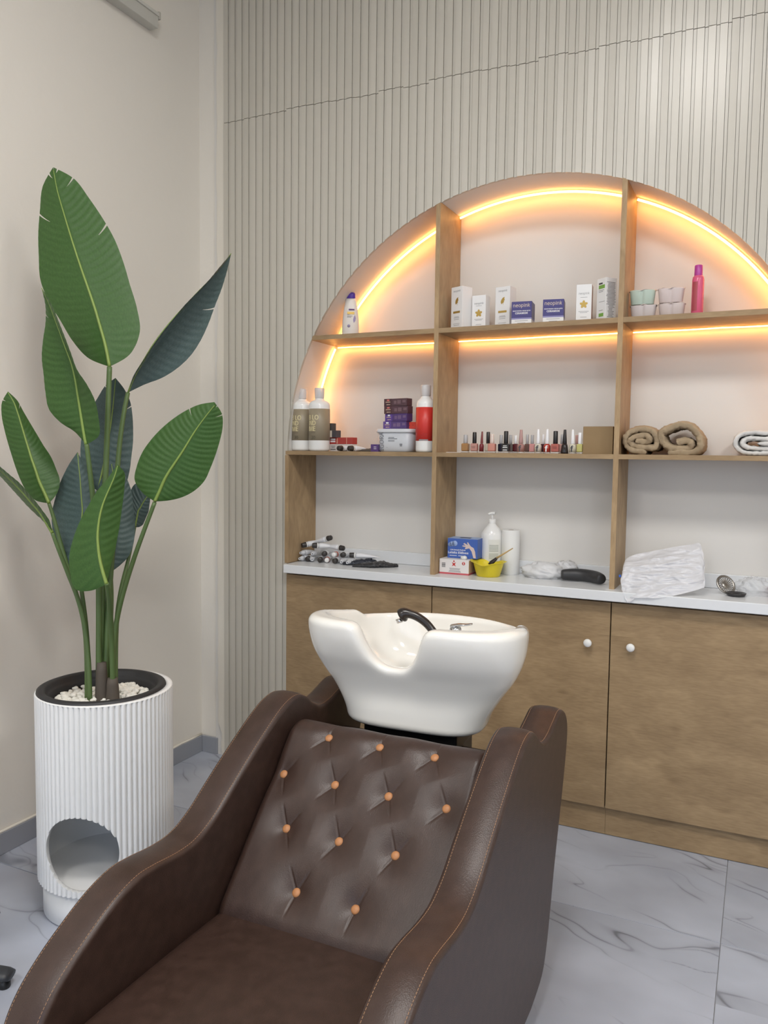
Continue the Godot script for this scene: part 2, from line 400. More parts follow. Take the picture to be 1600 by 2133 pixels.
# tube along points; radius from a callable of 0..1; squash flattens it across its side axis
func tube(pts: Array, radius: Callable, seg := 10, caps := true, squash := 1.0) -> ArrayMesh:
	var p := []
	var n := pts.size()
	var up := Vector3.UP
	var rings := []
	for k in n:
		var t: Vector3 = (pts[mini(k + 1, n - 1)] - pts[maxi(k - 1, 0)]).normalized()
		if absf(t.dot(up)) > 0.97:
			up = Vector3(0.3, 0.1, 1).normalized()
		var side := t.cross(up).normalized()
		var nn := side.cross(t).normalized()
		up = nn
		var r: float = radius.call(float(k) / (n - 1))
		rings.append([pts[k], side, nn, r])
	var all := []
	if caps:
		all.append([rings[0][0], rings[0][1], rings[0][2], 0.00001])
	all.append_array(rings)
	if caps:
		all.append([rings[n - 1][0], rings[n - 1][1], rings[n - 1][2], 0.00001])
	for q in all:
		for i in seg:
			var th := TAU * i / seg
			p.append(q[0] + (q[1] * cos(th) + q[2] * sin(th) * squash) * q[3])
	return grid_mesh(p, seg, all.size(), true)

# a flat polygon (x, y) pushed from z0 to z1; lean tilts the front face across x
func extrude(poly: PackedVector2Array, z0: float, z1: float, lean := 0.0, xc := 0.0) -> ArrayMesh:
	var st := SurfaceTool.new()
	st.begin(Mesh.PRIMITIVE_TRIANGLES)
	st.set_smooth_group(-1)
	if Geometry2D.is_polygon_clockwise(poly):
		poly.reverse()
	var ix := Geometry2D.triangulate_polygon(poly)
	for k in range(0, ix.size(), 3):
		for e in [ix[k], ix[k + 2], ix[k + 1]]:
			st.add_vertex(Vector3(poly[e].x, poly[e].y, z1 + lean * (poly[e].x - xc)))
		for e in [ix[k], ix[k + 1], ix[k + 2]]:
			st.add_vertex(Vector3(poly[e].x, poly[e].y, z0))
	var n := poly.size()
	for k in n:
		var a := poly[k]
		var b := poly[(k + 1) % n]
		var fa := Vector3(a.x, a.y, z1 + lean * (a.x - xc))
		var fb := Vector3(b.x, b.y, z1 + lean * (b.x - xc))
		var ba := Vector3(a.x, a.y, z0)
		var bb := Vector3(b.x, b.y, z0)
		for v in [ba, fa, bb, bb, fa, fb]:
			st.add_vertex(v)
	st.generate_normals()
	st.index()
	return st.commit()

func join(list: Array) -> ArrayMesh:
	# list of [mesh, Transform3D]
	var st := SurfaceTool.new()
	st.begin(Mesh.PRIMITIVE_TRIANGLES)
	for e in list:
		st.append_from(e[0], 0, e[1])
	return st.commit()

func at(x: float, y: float, z: float) -> Transform3D:
	return Transform3D(Basis(), Vector3(x, y, z))

func text_mesh(s: String, height: float, font := "Droid Sans", weight := 400) -> TextMesh:
	var t := TextMesh.new()
	var f := SystemFont.new()
	f.font_names = PackedStringArray([font])
	f.font_weight = weight
	t.font = f
	t.text = s
	t.font_size = 32
	t.pixel_size = height / 23.0
	t.depth = 0.0004
	t.curve_step = 2.0
	return t

func letters(s: String, height: float, m: Material, parent: Node, pos: Vector3, turn := Vector3.ZERO, font := "Droid Sans", weight := 400) -> MeshInstance3D:
	return part("lettering", text_mesh(s, height, font, weight), m, parent, pos, turn)

# small print too fine to read: rows of short bars on a front face, one part
func print_rows(rows: Array, m: Material, parent: Node, pos: Vector3, turn := Vector3.ZERO) -> void:
	# rows: [x centre, y, width, height]
	var l := []
	for r in rows:
		l.append([rbox(Vector3(r[2], r[3], 0.0005), 0.0001, false), at(r[0], r[1], 0)])
	part("small_print", join(l), m, parent, pos, turn).set_meta("kind", "stuff")

func area(parent: Node, called: String, pos: Vector3, look: Vector3, size: Vector2, energy: float, c: Color) -> void:
	var l := AreaLight3D.new()
	l.name = called
	l.area_size = size
	l.light_energy = energy
	l.light_color = c
	l.shadow_enabled = true
	l.set("area_range", 12.0)
	parent.add_child(l, true)
	l.position = pos
	var up := Vector3.UP if absf(look.normalized().y) < 0.95 else Vector3.FORWARD
	l.basis = Basis.looking_at(look, up)

func _ready() -> void:
	rng.seed = 20240611
	# ------------------------------------------------ camera
	var cam := Camera3D.new()
	cam.name = "camera"
	cam.fov = 65.28
	cam.near = 0.02
	cam.position = Vector3(0, 1.37, 2.8805)
	cam.rotation_order = EULER_ORDER_YXZ
	cam.rotation_degrees = Vector3(-4.1123, 25.3605, 0.7207)
	add_child(cam)
	cam.current = true
	# ------------------------------------------------ sky and exposure
	var we := WorldEnvironment.new()
	we.name = "environment"
	var e := Environment.new()
	e.background_mode = Environment.BG_SKY
	var sky := Sky.new()
	var sm := ProceduralSkyMaterial.new()
	sm.sky_top_color = Color(0.62, 0.72, 0.86)
	sm.sky_horizon_color = Color(0.86, 0.90, 0.95)
	sm.ground_bottom_color = Color(0.32, 0.31, 0.30)
	sm.ground_horizon_color = Color(0.62, 0.62, 0.62)
	sky.sky_material = sm
	e.sky = sky
	e.background_energy_multiplier = 2.8
	e.tonemap_mode = Environment.TONE_MAPPER_LINEAR
	e.tonemap_exposure = 1.0
	e.sdfgi_enabled = true
	e.ssao_enabled = true
	e.ssil_enabled = true
	we.environment = e
	add_child(we)
	# ------------------------------------------------ the place
	make_materials()
	ceiling_lamps([[-0.45, 2.15], [-1.35, 4.0], [1.75, 2.15], [1.75, 4.45]], 3.7, Color(1.0, 0.988, 0.972))
	shell()
	floor_tiles()
	panel_wall()
	shelving()
	cabinets()
	led_strips()
	print("structure done")
	wash_chair()
	wash_basin()
	planter()
	plant()
	print("large things done")
	shelf_top()
	shelf_middle()
	polishes()
	towels()
	counter_things()
	color_tubes()
	plastics()
	odd_things()
	print("all done")

# ---------------------------------------------------------------- room
func ceiling_lamps(spots: Array, energy: float, c: Color) -> void:
	var glow := mat(rgb(250, 248, 242), 0.6)
	glow.emission_enabled = true
	glow.emission = c
	glow.emission_energy_multiplier = 3.0
	for k in spots.size():
		var s: Array = spots[k]
		var t := thing("ceiling_panel_light", ["square ceiling light panel over the shampoo chair", "square ceiling light panel behind the chair, towards the shop window", "square ceiling light panel beside the far wall", "square ceiling light panel in the corner by window and far wall"][k], "ceiling light", Vector3(s[0], CEIL - 0.012, s[1]), "ceiling light panels")
		part("frame", join([[rbox(Vector3(0.62, 0.012, 0.02), 0.002), at(0, 0, -0.30)], [rbox(Vector3(0.62, 0.012, 0.02), 0.002), at(0, 0, 0.30)], [rbox(Vector3(0.02, 0.012, 0.58), 0.002), at(-0.30, 0, 0)], [rbox(Vector3(0.02, 0.012, 0.58), 0.002), at(0.30, 0, 0)]]), M.white, t)
		part("lamp_diffuser", rbox(Vector3(0.58, 0.006, 0.58), 0.001), glow, t, Vector3(0, 0.005, 0))
		area(t, "panel_glow", Vector3(0, -0.006, 0), Vector3(0, -1, 0), Vector2(0.56, 0.56), energy, c)

func shell() -> void:
	var zf := 6.2
	var xr := 3.2
	# left wall with thickness
	var l := structure("wall_left")
	part("wall_face", rbox(Vector3(0.12, CEIL, zf + 0.5), 0.002), M.paint, l, Vector3(WL - 0.06, 0, (zf - 0.5) * 0.5))
	var r := structure("wall_right")
	part("wall_face", rbox(Vector3(0.12, CEIL, zf + 0.5), 0.002), M.paint, r, Vector3(xr + 0.06, 0, (zf - 0.5) * 0.5))
	# front wall with a wide shop window and a glazed door beside it
	var f := structure("wall_front")
	var wx0 := -1.9
	var wx1 := 2.9
	var wy0 := 0.35
	var wy1 := 3.0
	part("wall_face", join([
		[rbox(Vector3(xr - WL, wy0, 0.14), 0.002), at((xr + WL) * 0.5, 0, zf)],
		[rbox(Vector3(xr - WL, CEIL - wy1, 0.14), 0.002), at((xr + WL) * 0.5, wy1, zf)],
		[rbox(Vector3(wx0 - WL, wy1 - wy0, 0.14), 0.002), at((wx0 + WL) * 0.5, wy0, zf)],
		[rbox(Vector3(xr - wx1, wy1 - wy0, 0.14), 0.002), at((xr + wx1) * 0.5, wy0, zf)]]), M.paint, f)
	var w := structure("window_1")
	var fr := mat(rgb(90, 92, 95), 0.4)
	var bars := []
	for k in 4:
		bars.append([rbox(Vector3(0.06, wy1 - wy0, 0.08), 0.004), at(lerpf(wx0 + 0.03, wx1 - 0.03, k / 3.0), wy0, zf)])
	for y in [wy0, wy1 - 0.06]:
		bars.append([rbox(Vector3(wx1 - wx0, 0.06, 0.08), 0.004), at((wx0 + wx1) * 0.5, y, zf)])
	part("window_frame", join(bars), fr, w)
	var pane := glass(Color(1, 1, 1), 0.06, 0.02)
	for k in 3:
		var a := lerpf(wx0 + 0.03, wx1 - 0.03, k / 3.0)
		var b := lerpf(wx0 + 0.03, wx1 - 0.03, (k + 1) / 3.0)
		part("pane", rbox(Vector3(b - a - 0.06, wy1 - wy0 - 0.12, 0.008), 0.001), pane, w, Vector3((a + b) * 0.5, wy0 + 0.06, zf))
	var c := structure("ceiling")
	part("ceiling_face", rbox(Vector3(xr - WL + 0.3, 0.1, zf + 0.6), 0.002), M.ceiling, c, Vector3((xr + WL) * 0.5, CEIL, (zf - 0.5) * 0.5))
	# pavement outside the shop window
	var g := structure("ground")
	part("pavement", rbox(Vector3(40, 0.1, 30), 0.01), mat(rgb(150, 148, 144), 0.9), g, Vector3(0, -0.2, zf + 15.2))
	# skirting along the left wall and the short return beside the panels
	var b1 := structure("baseboard_left")
	part("board", rbox(Vector3(0.012, 0.075, zf + 0.01), 0.002), M.skirt, b1, Vector3(WL + 0.006, 0, zf * 0.5 - 0.01))
	var b2 := structure("baseboard_back")
	part("board", rbox(Vector3(0.085, 0.075, 0.012), 0.002), M.skirt, b2, Vector3(WL + 0.0425 + 0.012, 0, -0.012))
	# uneven plaster bead on top of the skirting
	var bead := []
	for k in 90:
		bead.append(Vector3(WL + 0.004 + rng.randf() * 0.003, 0.0765 + rng.randf() * 0.003, -0.01 + k * 0.07))
	part("plaster_bead", tube(bead, func(_t): return 0.005, 6), M.plaster, b1)
	# cable duct on the left wall, cut off roughly at its end
	var d := thing("cable_duct", "off-white plastic cable duct with a chipped end high on the side wall", "cable duct", Vector3(WL, 3.045, 0.29))
	part("trunking", rbox(Vector3(0.045, 0.062, 4.2), 0.003), mat(rgb(196, 194, 186), 0.6), d, Vector3(0.0225, 0, 2.1))
	part("cover_lip", rbox(Vector3(0.006, 0.012, 4.2), 0.001), mat(rgb(206, 204, 196), 0.6), d, Vector3(0.048, 0.045, 2.1))
	part("end_cap", rbox(Vector3(0.05, 0.03, 0.012), 0.003), mat(rgb(188, 184, 174), 0.7), d, Vector3(0.025, 0.036, -0.004))

func floor_tiles() -> void:
	var f := structure("floor")
	part("screed", rbox(Vector3(5.8, 0.1, 6.9), 0.002), M.grout, f, Vector3(0.46, -0.1052, 2.95))
	var tile := rbox(Vector3(1.1982, 0.008, 0.5982), 0.0008)
	for j in range(-1, 11):
		for i in range(-2, 3):
			var x0 := -0.055 + 1.2 * i
			var z0 := -0.1 + 0.6 * j
			if x0 + 1.2 < WL or x0 > 3.2 or z0 > 6.2:
				continue
			var o := part("tile", tile, M.floor[rng.randi() % 3], f, Vector3(x0 + 0.6, -0.008, z0 + 0.3))
			if x0 < WL:
				var wd := x0 + 1.2 - WL
				o.mesh = rbox(Vector3(wd - 0.003, 0.008, 0.597), 0.0012)
				o.position.x = x0 + 1.2 - wd * 0.5

# ---------------------------------------------------------------- fluted panel wall with the arched niche
func arch_poly(r: float, y0: float, n := 48) -> PackedVector2Array:
	var p := PackedVector2Array()
	p.append(Vector2(CX + r, y0))
	for k in n + 1:
		var a := PI * k / n
		p.append(Vector2(CX + r * cos(a), CY + r * sin(a)))
	p.append(Vector2(CX - r, y0))
	return p

func rect(x0: float, y0: float, x1: float, y1: float) -> PackedVector2Array:
	return PackedVector2Array([Vector2(x0, y0), Vector2(x1, y0), Vector2(x1, y1), Vector2(x0, y1)])

func cut(p: PackedVector2Array, hole: PackedVector2Array) -> Array:
	var out := []
	for q in Geometry2D.clip_polygons(p, hole):
		if not Geometry2D.is_polygon_clockwise(q) and absf(poly_area(q)) > 1e-6:
			out.append(q)
	return out

func poly_area(p: PackedVector2Array) -> float:
	var s := 0.0
	for k in p.size():
		s += p[k].cross(p[(k + 1) % p.size()])
	return s * 0.5

func panel_wall() -> void:
	var w := structure("wall_back")
	var hole := arch_poly(RA, -0.5, 96)
	# the wall body: left jamb, right jamb and spandrel, cut by the arch; its cut face is the white soffit
	var body := []
	for q in cut(rect(-2.205, 0, 3.3, CEIL), hole):
		body.append([extrude(q, NB - 0.002, -0.013), Transform3D()])
	part("wall_face", join(body), M.niche, w)
	part("niche_back", rbox(Vector3(2.2, 2.6, 0.08), 0.001), M.niche, w, Vector3(CX, 0, NB - 0.042))
	part("wall_return", rbox(Vector3(0.2, CEIL, 0.2), 0.001), M.paint, w, Vector3(WL + 0.02, 0, -0.12))
	part("wall_beyond", rbox(Vector3(6.0, CEIL, 0.1), 0.001), M.paint, w, Vector3(0.4, 0, NB - 0.14))
	# ragged drywall edge between the painted return and the panels
	var trim := structure("trim_1")
	var edge := PackedVector2Array()
	edge.append(Vector2(-2.146, 0.0))
	edge.append(Vector2(-2.146, CEIL))
	var k2 := 70
	for k in k2 + 1:
		var y := CEIL * (1.0 - float(k) / k2)
		edge.append(Vector2(-2.183 + rng.randf_range(-0.004, 0.004) + (0.018 if y < 0.12 else 0.0), y))
	part("drywall_edge", extrude(edge, -0.016, -0.002), M.plaster, trim)
	# panels of three ribs each, in two courses
	var pitch := 0.035
	var x := -2.147
	var col := 0
	var cutter := arch_poly(RA - 0.003, -0.5, 96)
	while x < 1.15:
		var seam := 2.773 + rng.randf_range(-0.006, 0.006)
		for course in 2:
			var y0 := 0.0 if course == 0 else seam + 0.0012
			var y1 := seam - 0.0012 if course == 0 else CEIL - 0.001
			var strip := []
			for q in cut(rect(x + 0.0006, y0, x + pitch * 3.0 - 0.0006, y1), cutter):
				strip.append([extrude(q, -0.013, -0.0078), Transform3D()])
			for i in 3:
				var sa := x + pitch * i + 0.0244
				for q in cut(rect(sa, y0, sa + 0.0093, y1), cutter):
					strip.append([extrude(q, -0.0079, -0.0042), Transform3D()])
			if strip.is_empty():
				continue
			var pn := part("panel", join(strip), M.ribs[1], w)
			for i in 3:
				var xa := x + pitch * i + 0.0002
				var xb := xa + 0.0226
				var lean := rng.randf_range(-0.045, 0.045)
				for q in cut(rect(xa, y0, xb, y1), cutter):
					part("rib", extrude(q, -0.0076, rng.randf_range(-0.0006, 0.0004), lean, (xa + xb) * 0.5), M.ribs[rng.randi() % 4], pn)
		x += pitch * 3.0
		col += 1

func shelving() -> void:
	var s := thing("niche_shelving", "pale oak shelf unit with dividers built into the glowing arched niche", "shelves")
	var dep := 0.226
	var t := 0.018
	var mid := NB + dep * 0.5
	# uprights at a third of the niche; their heads follow the arch
	for sx in [-1.0, 1.0]:
		var x: float = CX + sx * 0.342
		var poly := PackedVector2Array()
		for q in Geometry2D.intersect_polygons(rect(x - t * 0.5, TOP, x + t * 0.5, 2.6), arch_poly(RA - 0.001, 0.0, 96)):
			poly = q
		part("divider", extrude(poly, NB, NB + dep + 0.001), M.oak_up, s)
	for sx in [-1.0, 1.0]:
		part("side_board", rbox(Vector3(t, S2 - t - TOP, dep + 0.003), 0.0006), M.oak_up, s, Vector3(CX + sx * (RA + 0.009 - t * 0.5 - 0.002), TOP, mid + 0.002))
	var lo := CX - RA - 0.006
	var hi := CX + RA + 0.006
	var xs := [lo, CX - 0.342 - t * 0.5, CX - 0.342 + t * 0.5, CX + 0.342 - t * 0.5, CX + 0.342 + t * 0.5, hi]
	for b in 3:
		part("shelf", rbox(Vector3(xs[b * 2 + 1] - xs[b * 2], 0.017, dep), 0.0006), M.oak, s, Vector3((xs[b * 2 + 1] + xs[b * 2]) * 0.5, S2 - 0.017, mid + 0.002))
	# the top shelf ends on the arch
	var row := Geometry2D.intersect_polygons(rect(-3, S1 - 0.018, 3, S1), arch_poly(RA - 0.001, 0.0, 96))[0]
	for b in 3:
		var x0: float = -3.0 if b == 0 else xs[b * 2]
		var x1: float = 3.0 if b == 2 else xs[b * 2 + 1]
		for q in Geometry2D.intersect_polygons(row, rect(x0, 0, x1, 3)):
			part("shelf", extrude(q, NB, NB + dep), M.oak, s)
	# white upstand at the back of the counter
	var c := thing("counter_slab", "white stone counter slab with an upstand over the oak cabinets", "worktop")
	part("slab", rbox(Vector3(2.008, 0.036, 0.262), 0.003), M.counter, c, Vector3(CX + 0.006, TOP - 0.036, 0.022 + NB * 0.5 + 0.007))
	part("upstand", rbox(Vector3(2.0, 0.052, 0.014), 0.002), M.counter, c, Vector3(CX, TOP, NB + 0.007))

func cabinets() -> void:
	# three cabinet units under the slab
	var xs := [CX - RA + 0.002, -1.152, -0.4684, CX + RA - 0.002]
	var labels := ["oak base cabinet at the end by the potted plant, no knob showing", "oak base cabinet with a white knob at its edge behind the wash basin", "oak base cabinet with a white knob under the plastic bag"]
	for k in 3:
		var x0: float = xs[k]
		var x1: float = xs[k + 1]
		var cx := (x0 + x1) * 0.5
		var u := thing("base_cabinet", labels[k], "cabinet", Vector3(cx, 0, 0))
		part("carcass", rbox(Vector3(x1 - x0 - 0.001, 0.745, 0.19), 0.001), M.oak, u, Vector3(0, 0.108, -0.12))
		part("plinth", rbox(Vector3(x1 - x0 - 0.0005, 0.106, 0.16), 0.001), M.oak, u, Vector3(0, 0.002, -0.098))
		var d := part("door", rbox(Vector3(x1 - x0 - 0.004, 0.748, 0.018), 0.0008), M.oak, u, Vector3(0, 0.109, -0.005))
		if k > 0:
			var kx := (-0.543 - cx) if k == 1 else (-0.395 - cx)
			var kn := lathe([[0.0001, 0.0], [0.006, 0.0], [0.005, 0.008], [0.006, 0.011], [0.0115, 0.014], [0.0145, 0.019], [0.0148, 0.023], [0.0125, 0.028], [0.007, 0.0305], [0.0001, 0.031]], 24)
			part("knob", kn, M.gloss_white, d, Vector3(kx, 0.708 - 0.109, 0.009), Vector3(PI / 2, 0, 0))

# ---------------------------------------------------------------- warm LED strips
func led_strips() -> void:
	var t := thing("led_light_strip", "warm glowing LED strip tracing the arch and the shelf underside", "light strip")
	var zl := -0.200
	var col := Color(1.0, 0.66, 0.32)
	for b in [[2.0, 27.0], [29.5, 69.2], [70.9, 109.1], [110.8, 150.5], [153.0, 178.0]]:
		var pts := []
		var n := int((b[1] - b[0]) / 2.0) + 2
		for k in n:
			var a := deg_to_rad(lerpf(b[0], b[1], float(k) / (n - 1)))
			pts.append(Vector3(CX + cos(a) * (RA - 0.011), CY + sin(a) * (RA - 0.011), zl))
		var sg := part("light_segment", tube(pts, func(_u): return 0.0045, 8), M.led, t)
		var m := maxi(2, int((b[1] - b[0]) / 6.0))
		var step := deg_to_rad(b[1] - b[0]) / m
		for k in m:
			var a := deg_to_rad(lerpf(b[0], b[1], (k + 0.5) / m))
			var inward := Vector3(-cos(a), -sin(a), 0)
			area(sg, "strip_light", Vector3(CX, CY, zl) - inward * (RA - 0.0165), inward, Vector2(0.006, step * (RA - 0.02)), LED * step, col)
			var l: Node3D = sg.get_child(sg.get_child_count() - 1)
			l.basis = Basis(Vector3(0, 0, 1), Vector3(-sin(a), cos(a), 0), -inward)
	var y := S1 - 0.018 - 0.005
	for b in [[-1.70, -1.166], [-1.142, -0.482], [-0.458, 0.075]]:
		var pts := []
		for k in 8:
			pts.append(Vector3(lerpf(b[0], b[1], k / 7.0), y + 0.001 * sin(k * 2.0), NB + 0.012))
		var sg := part("light_segment", tube(pts, func(_u): return 0.0024, 8), M.led, t)
		area(sg, "strip_light", Vector3((b[0] + b[1]) * 0.5, y - 0.0045, NB + 0.012), Vector3(0, -1, 0), Vector2(b[1] - b[0] - 0.01, 0.0035), LED * 0.8 * (b[1] - b[0]), col)

# ---------------------------------------------------------------- shampoo chair
const ARM := [[1.10, 0.062], [1.0, 0.085], [0.955, 0.14], [0.925, 0.22], [0.897, 0.309], [0.862, 0.40], [0.83, 0.48], [0.805, 0.55], [0.788, 0.61], [0.786, 0.655], [0.803, 0.69], [0.838, 0.713], [0.88, 0.720], [0.93, 0.707], [0.985, 0.693], [1.035, 0.692], [1.08, 0.712], [1.115, 0.738], [1.155, 0.751], [1.20, 0.746], [1.245, 0.728], [1.30, 0.698], [1.37, 0.656], [1.44, 0.611], [1.50, 0.572], [1.56, 0.548], [1.62, 0.545], [1.69, 0.552], [1.74, 0.552], [1.80, 0.534], [1.86, 0.503], [1.91, 0.472], [1.955, 0.434], [1.985, 0.388], [2.002, 0.32], [2.004, 0.22], [1.985, 0.12], [1.955, 0.065]]
const XL := -1.135
const XR := -0.443
const ARM_W := 0.083

func arm_mesh(path: Array) -> ArrayMesh:
	# path: closed outline of Vector2(z, y); rounded upholstered slab, crowned on its narrow face
	var n := path.size()
	var nrm := []
	for k in n:
		var d: Vector2 = (path[(k + 1) % n] - path[(k + n - 1) % n]).normalized()
		nrm.append(Vector2(d.y, -d.x))
	var h := ARM_W * 0.5
	# rows across the thickness: [x, inset]
	var rows := [[-h, 0.011], [-h, 0.007], [-h + 0.0015, 0.0032], [-h + 0.005, 0.0], [-h + 0.009, -0.0012], [-h * 0.45, -0.0045], [0.0, -0.0055], [h * 0.45, -0.0045], [h - 0.009, -0.0012], [h - 0.005, 0.0], [h - 0.0015, 0.0032], [h, 0.007], [h, 0.011]]
	var p := []
	for r in rows:
		for k in n:
			var q: Vector2 = path[k] + nrm[k] * r[1]
			p.append(Vector3(r[0], q.y, q.x))
	var side := grid_mesh(p, n, rows.size(), true)
	# flat cheeks
	var st := SurfaceTool.new()
	st.begin(Mesh.PRIMITIVE_TRIANGLES)
	st.append_from(side, 0, Transform3D())
	var inner := PackedVector2Array()
	for k in n:
		inner.append(path[k] + nrm[k] * 0.011)
	var ix := Geometry2D.triangulate_polygon(inner)
	var cheek := SurfaceTool.new()
	cheek.begin(Mesh.PRIMITIVE_TRIANGLES)
	for k in range(0, ix.size(), 3):
		for s in [-1, 1]:
			cheek.set_normal(Vector3(s, 0, 0))
			var tri3 := [ix[k], ix[k + 1], ix[k + 2]]
			for e in tri3:
				cheek.set_normal(Vector3(s, 0, 0))
				cheek.add_vertex(Vector3(s * h, inner[e].y, inner[e].x))
	cheek.index()
	st.append_from(cheek.commit(), 0, Transform3D())
	return st.commit()

func stitch_mesh(path: Array, x: float, i0: int, i1: int) -> ArrayMesh:
	var n := path.size()
	var st := SurfaceTool.new()
	st.begin(Mesh.PRIMITIVE_TRIANGLES)
	var dash := rbox(Vector3(0.0011, 0.0009, 0.0046), 0.0004, false)
	var left := 0.0
	for k in range(i0, i1):
		var a: Vector2 = path[k]
		var b: Vector2 = path[k + 1]
		var d := (b - a).normalized()
		var nn := Vector2(-d.y, d.x)
		var len := a.distance_to(b)
		while left < len:
			var q := a + d * left + nn * 0.0013
			var f := Vector3(0, d.y, d.x)
			var u := Vector3(0, nn.y, nn.x)
			st.append_from(dash, 0, Transform3D(Basis(u.cross(f), u, f), Vector3(x, q.y, q.x)))
			left += 0.0066
		left -= len
	return st.commit()

func wash_chair() -> void:
	var c := thing("shampoo_chair", "dark brown leather shampoo chair with tan buttons and curved arms", "chair", Vector3.ZERO)
	var raw := []
	for a in ARM:
		raw.append(Vector2(a[0], a[1]))
	var path := catmull(raw, 190)
	# closing bottom run
	for k in range(1, 14):
		path.append(Vector2(lerpf(1.955, 1.10, k / 14.0), 0.062))
	var am := arm_mesh(path)
	for s in [XL + ARM_W * 0.5, XR - ARM_W * 0.5]:
		var a := part("armrest", am, M.leather, c, Vector3(s, 0, 0))
		var e := ARM_W * 0.5 - 0.0085
		part("stitching", stitch_mesh(path, -e, 45, 175), M.thread, a)
		part("stitching", stitch_mesh(path, e, 45, 175), M.thread, a)
	for s in [XL + ARM_W * 0.5, XR - ARM_W * 0.5]:
		for z in [1.16, 1.9]:
			part("foot", lathe([[0.0001, 0.0], [0.022, 0.0], [0.024, 0.006], [0.024, 0.062], [0.0001, 0.062]], 20), M.black, c, Vector3(s, 0.001, z))
	var xi0 := XL + ARM_W
	var xi1 := XR - ARM_W
	var w := xi1 - xi0
	var xm := (xi0 + xi1) * 0.5
	# seat cushion: softly crowned, its front rolls down
	var nu := 40
	var nv := 48
	var p := []
	for j in nv:
		var v := float(j) / (nv - 1)
		for i in nu:
			var u := float(i) / (nu - 1)
			var edge := minf(u, 1.0 - u) * w
			var zz := 1.46 + v * 0.60
			var y := 0.362 + 0.016 * pow(sin(PI * clampf(v * 0.9 + 0.05, 0, 1)), 0.7) * (0.55 + 0.45 * sin(PI * u))
			y -= 0.020 * pow(1.0 - clampf(edge / 0.026, 0, 1), 2.0)
			if v > 0.86:
				var q := (v - 0.86) / 0.14
				y -= 0.14 * q * q
				zz = 1.46 + 0.86 * 0.60 + 0.075 * sin(q * PI * 0.5)
			p.append(Vector3(xi0 + u * w, y, zz))
	part("seat_cushion", grid_mesh(p, nu, nv), M.leather, c)
	part("seat_base", rbox(Vector3(w, 0.20, 0.56), 0.01), M.leather, c, Vector3(xm, 0.10, 1.75))
	# tufted back
	var b0 := Vector2(1.523, 0.356)
	var b1 := Vector2(1.23, 0.667)
	var dir := (b1 - b0).normalized()
	var nor := Vector2(-dir.y, dir.x)
	if nor.x < 0:
		nor = -nor
	var rows := [[0.450, [-0.933, -0.795, -0.655]], [0.340, [-1.015, -0.874, -0.736, -0.596]], [0.220, [-0.955, -0.818, -0.680]], [0.097, [-0.876, -0.732]]]
	var btn := []
	for r in rows:
		for x in r[1]:
			btn.append(Vector2(x, r[0]))
	var seg := []
	for i in 3:
		for xa in rows[i][1]:
			for xb in rows[i + 1][1]:
				if absf(xa - xb) < 0.085:
					seg.append([Vector2(xa, rows[i][0]), Vector2(xb, rows[i + 1][0])])
	for x in rows[3][1]:
		seg.append([Vector2(x, 0.097), Vector2(x - 0.006, 0.0)])
	for x in rows[0][1]:
		seg.append([Vector2(x, 0.45), Vector2(x, 0.56)])
	nu = 230
	nv = 210
	var flat := 0.440
	var rr := 0.052
	var total := 0.03 + flat + rr * 2.6
	p = []
	for j in nv:
		var s := -0.03 + total * j / (nv - 1)
		var base: Vector2
		var nn: Vector2
		if s <= flat:
			base = b0 + dir * s
			nn = nor
		else:
			var a := (s - flat) / rr
			var cc := b0 + dir * flat - nor * rr
			nn = nor * cos(a) + dir * sin(a)
			base = cc + nn * rr
		for i in nu:
			var u := float(i) / (nu - 1)
			var x := xi0 + u * w
			var q := Vector2(x, s)
			var dm := 1.0
			for b in btn:
				dm = minf(dm, q.distance_to(b))
			var dc := 1.0
			for g in seg:
				dc = minf(dc, q.distance_to(Geometry2D.get_closest_point_to_segment(q, g[0], g[1])))
			var hgt := 0.0155 * (1.0 - exp(-pow(dm / 0.034, 1.4))) - 0.008
			hgt -= (0.0022 * exp(-pow(dc / 0.0022, 2.0)) + 0.0007 * exp(-pow(dc / 0.020, 2.0))) * smoothstep(0.062, 0.030, dm)
			var edge := minf(x - xi0, xi1 - x)
			hgt -= 0.030 * pow(1.0 - clampf(edge / 0.030, 0, 1), 2.2)
			hgt -= 0.018 * pow(clampf(1.0 - (s + 0.005) / 0.05, 0, 1), 2.0)
			var f := base + nn * hgt
			p.append(Vector3(x, f.y, f.x))
	part("back_cushion", grid_mesh(p, nu, nv, false, false, true), M.leather, c)
	var bm := lathe([[0.0001, -0.004], [0.0085, -0.003], [0.0102, 0.0], [0.0095, 0.003], [0.006, 0.0052], [0.0001, 0.006]], 20)
	for b in btn:
		var a := maxf(0.0, (b.y - flat) / rr)
		var nn := nor * cos(a) + dir * sin(a)
		var base: Vector2 = b0 + dir * b.y if a <= 0.0 else b0 + dir * flat - nor * rr + nn * rr
		var f: Vector2 = base - nn * 0.0088
		var o := part("button", bm, M.button, c, Vector3(b.x, f.y, f.x))
		var yv := Vector3(0, nn.y, nn.x)
		o.basis = Basis(Vector3.RIGHT, yv, Vector3.RIGHT.cross(yv))
	# frame between the arms behind the cushion
	part("back_board", rbox(Vector3(w, 0.50, 0.03), 0.008), M.leather, c, Vector3(xm, 0.13, 1.345), Vector3(deg_to_rad(-43.0), 0, 0))
	part("rear_rail", rbox(Vector3(w, 0.10, 0.04), 0.008), M.leather, c, Vector3(xm, 0.502, 0.93))
	part("rear_panel", rbox(Vector3(w, 0.42, 0.03), 0.006), M.leather, c, Vector3(xm, 0.10, 0.97))
	rebase(c, Vector3((XL + XR) * 0.5, 0, 1.5))

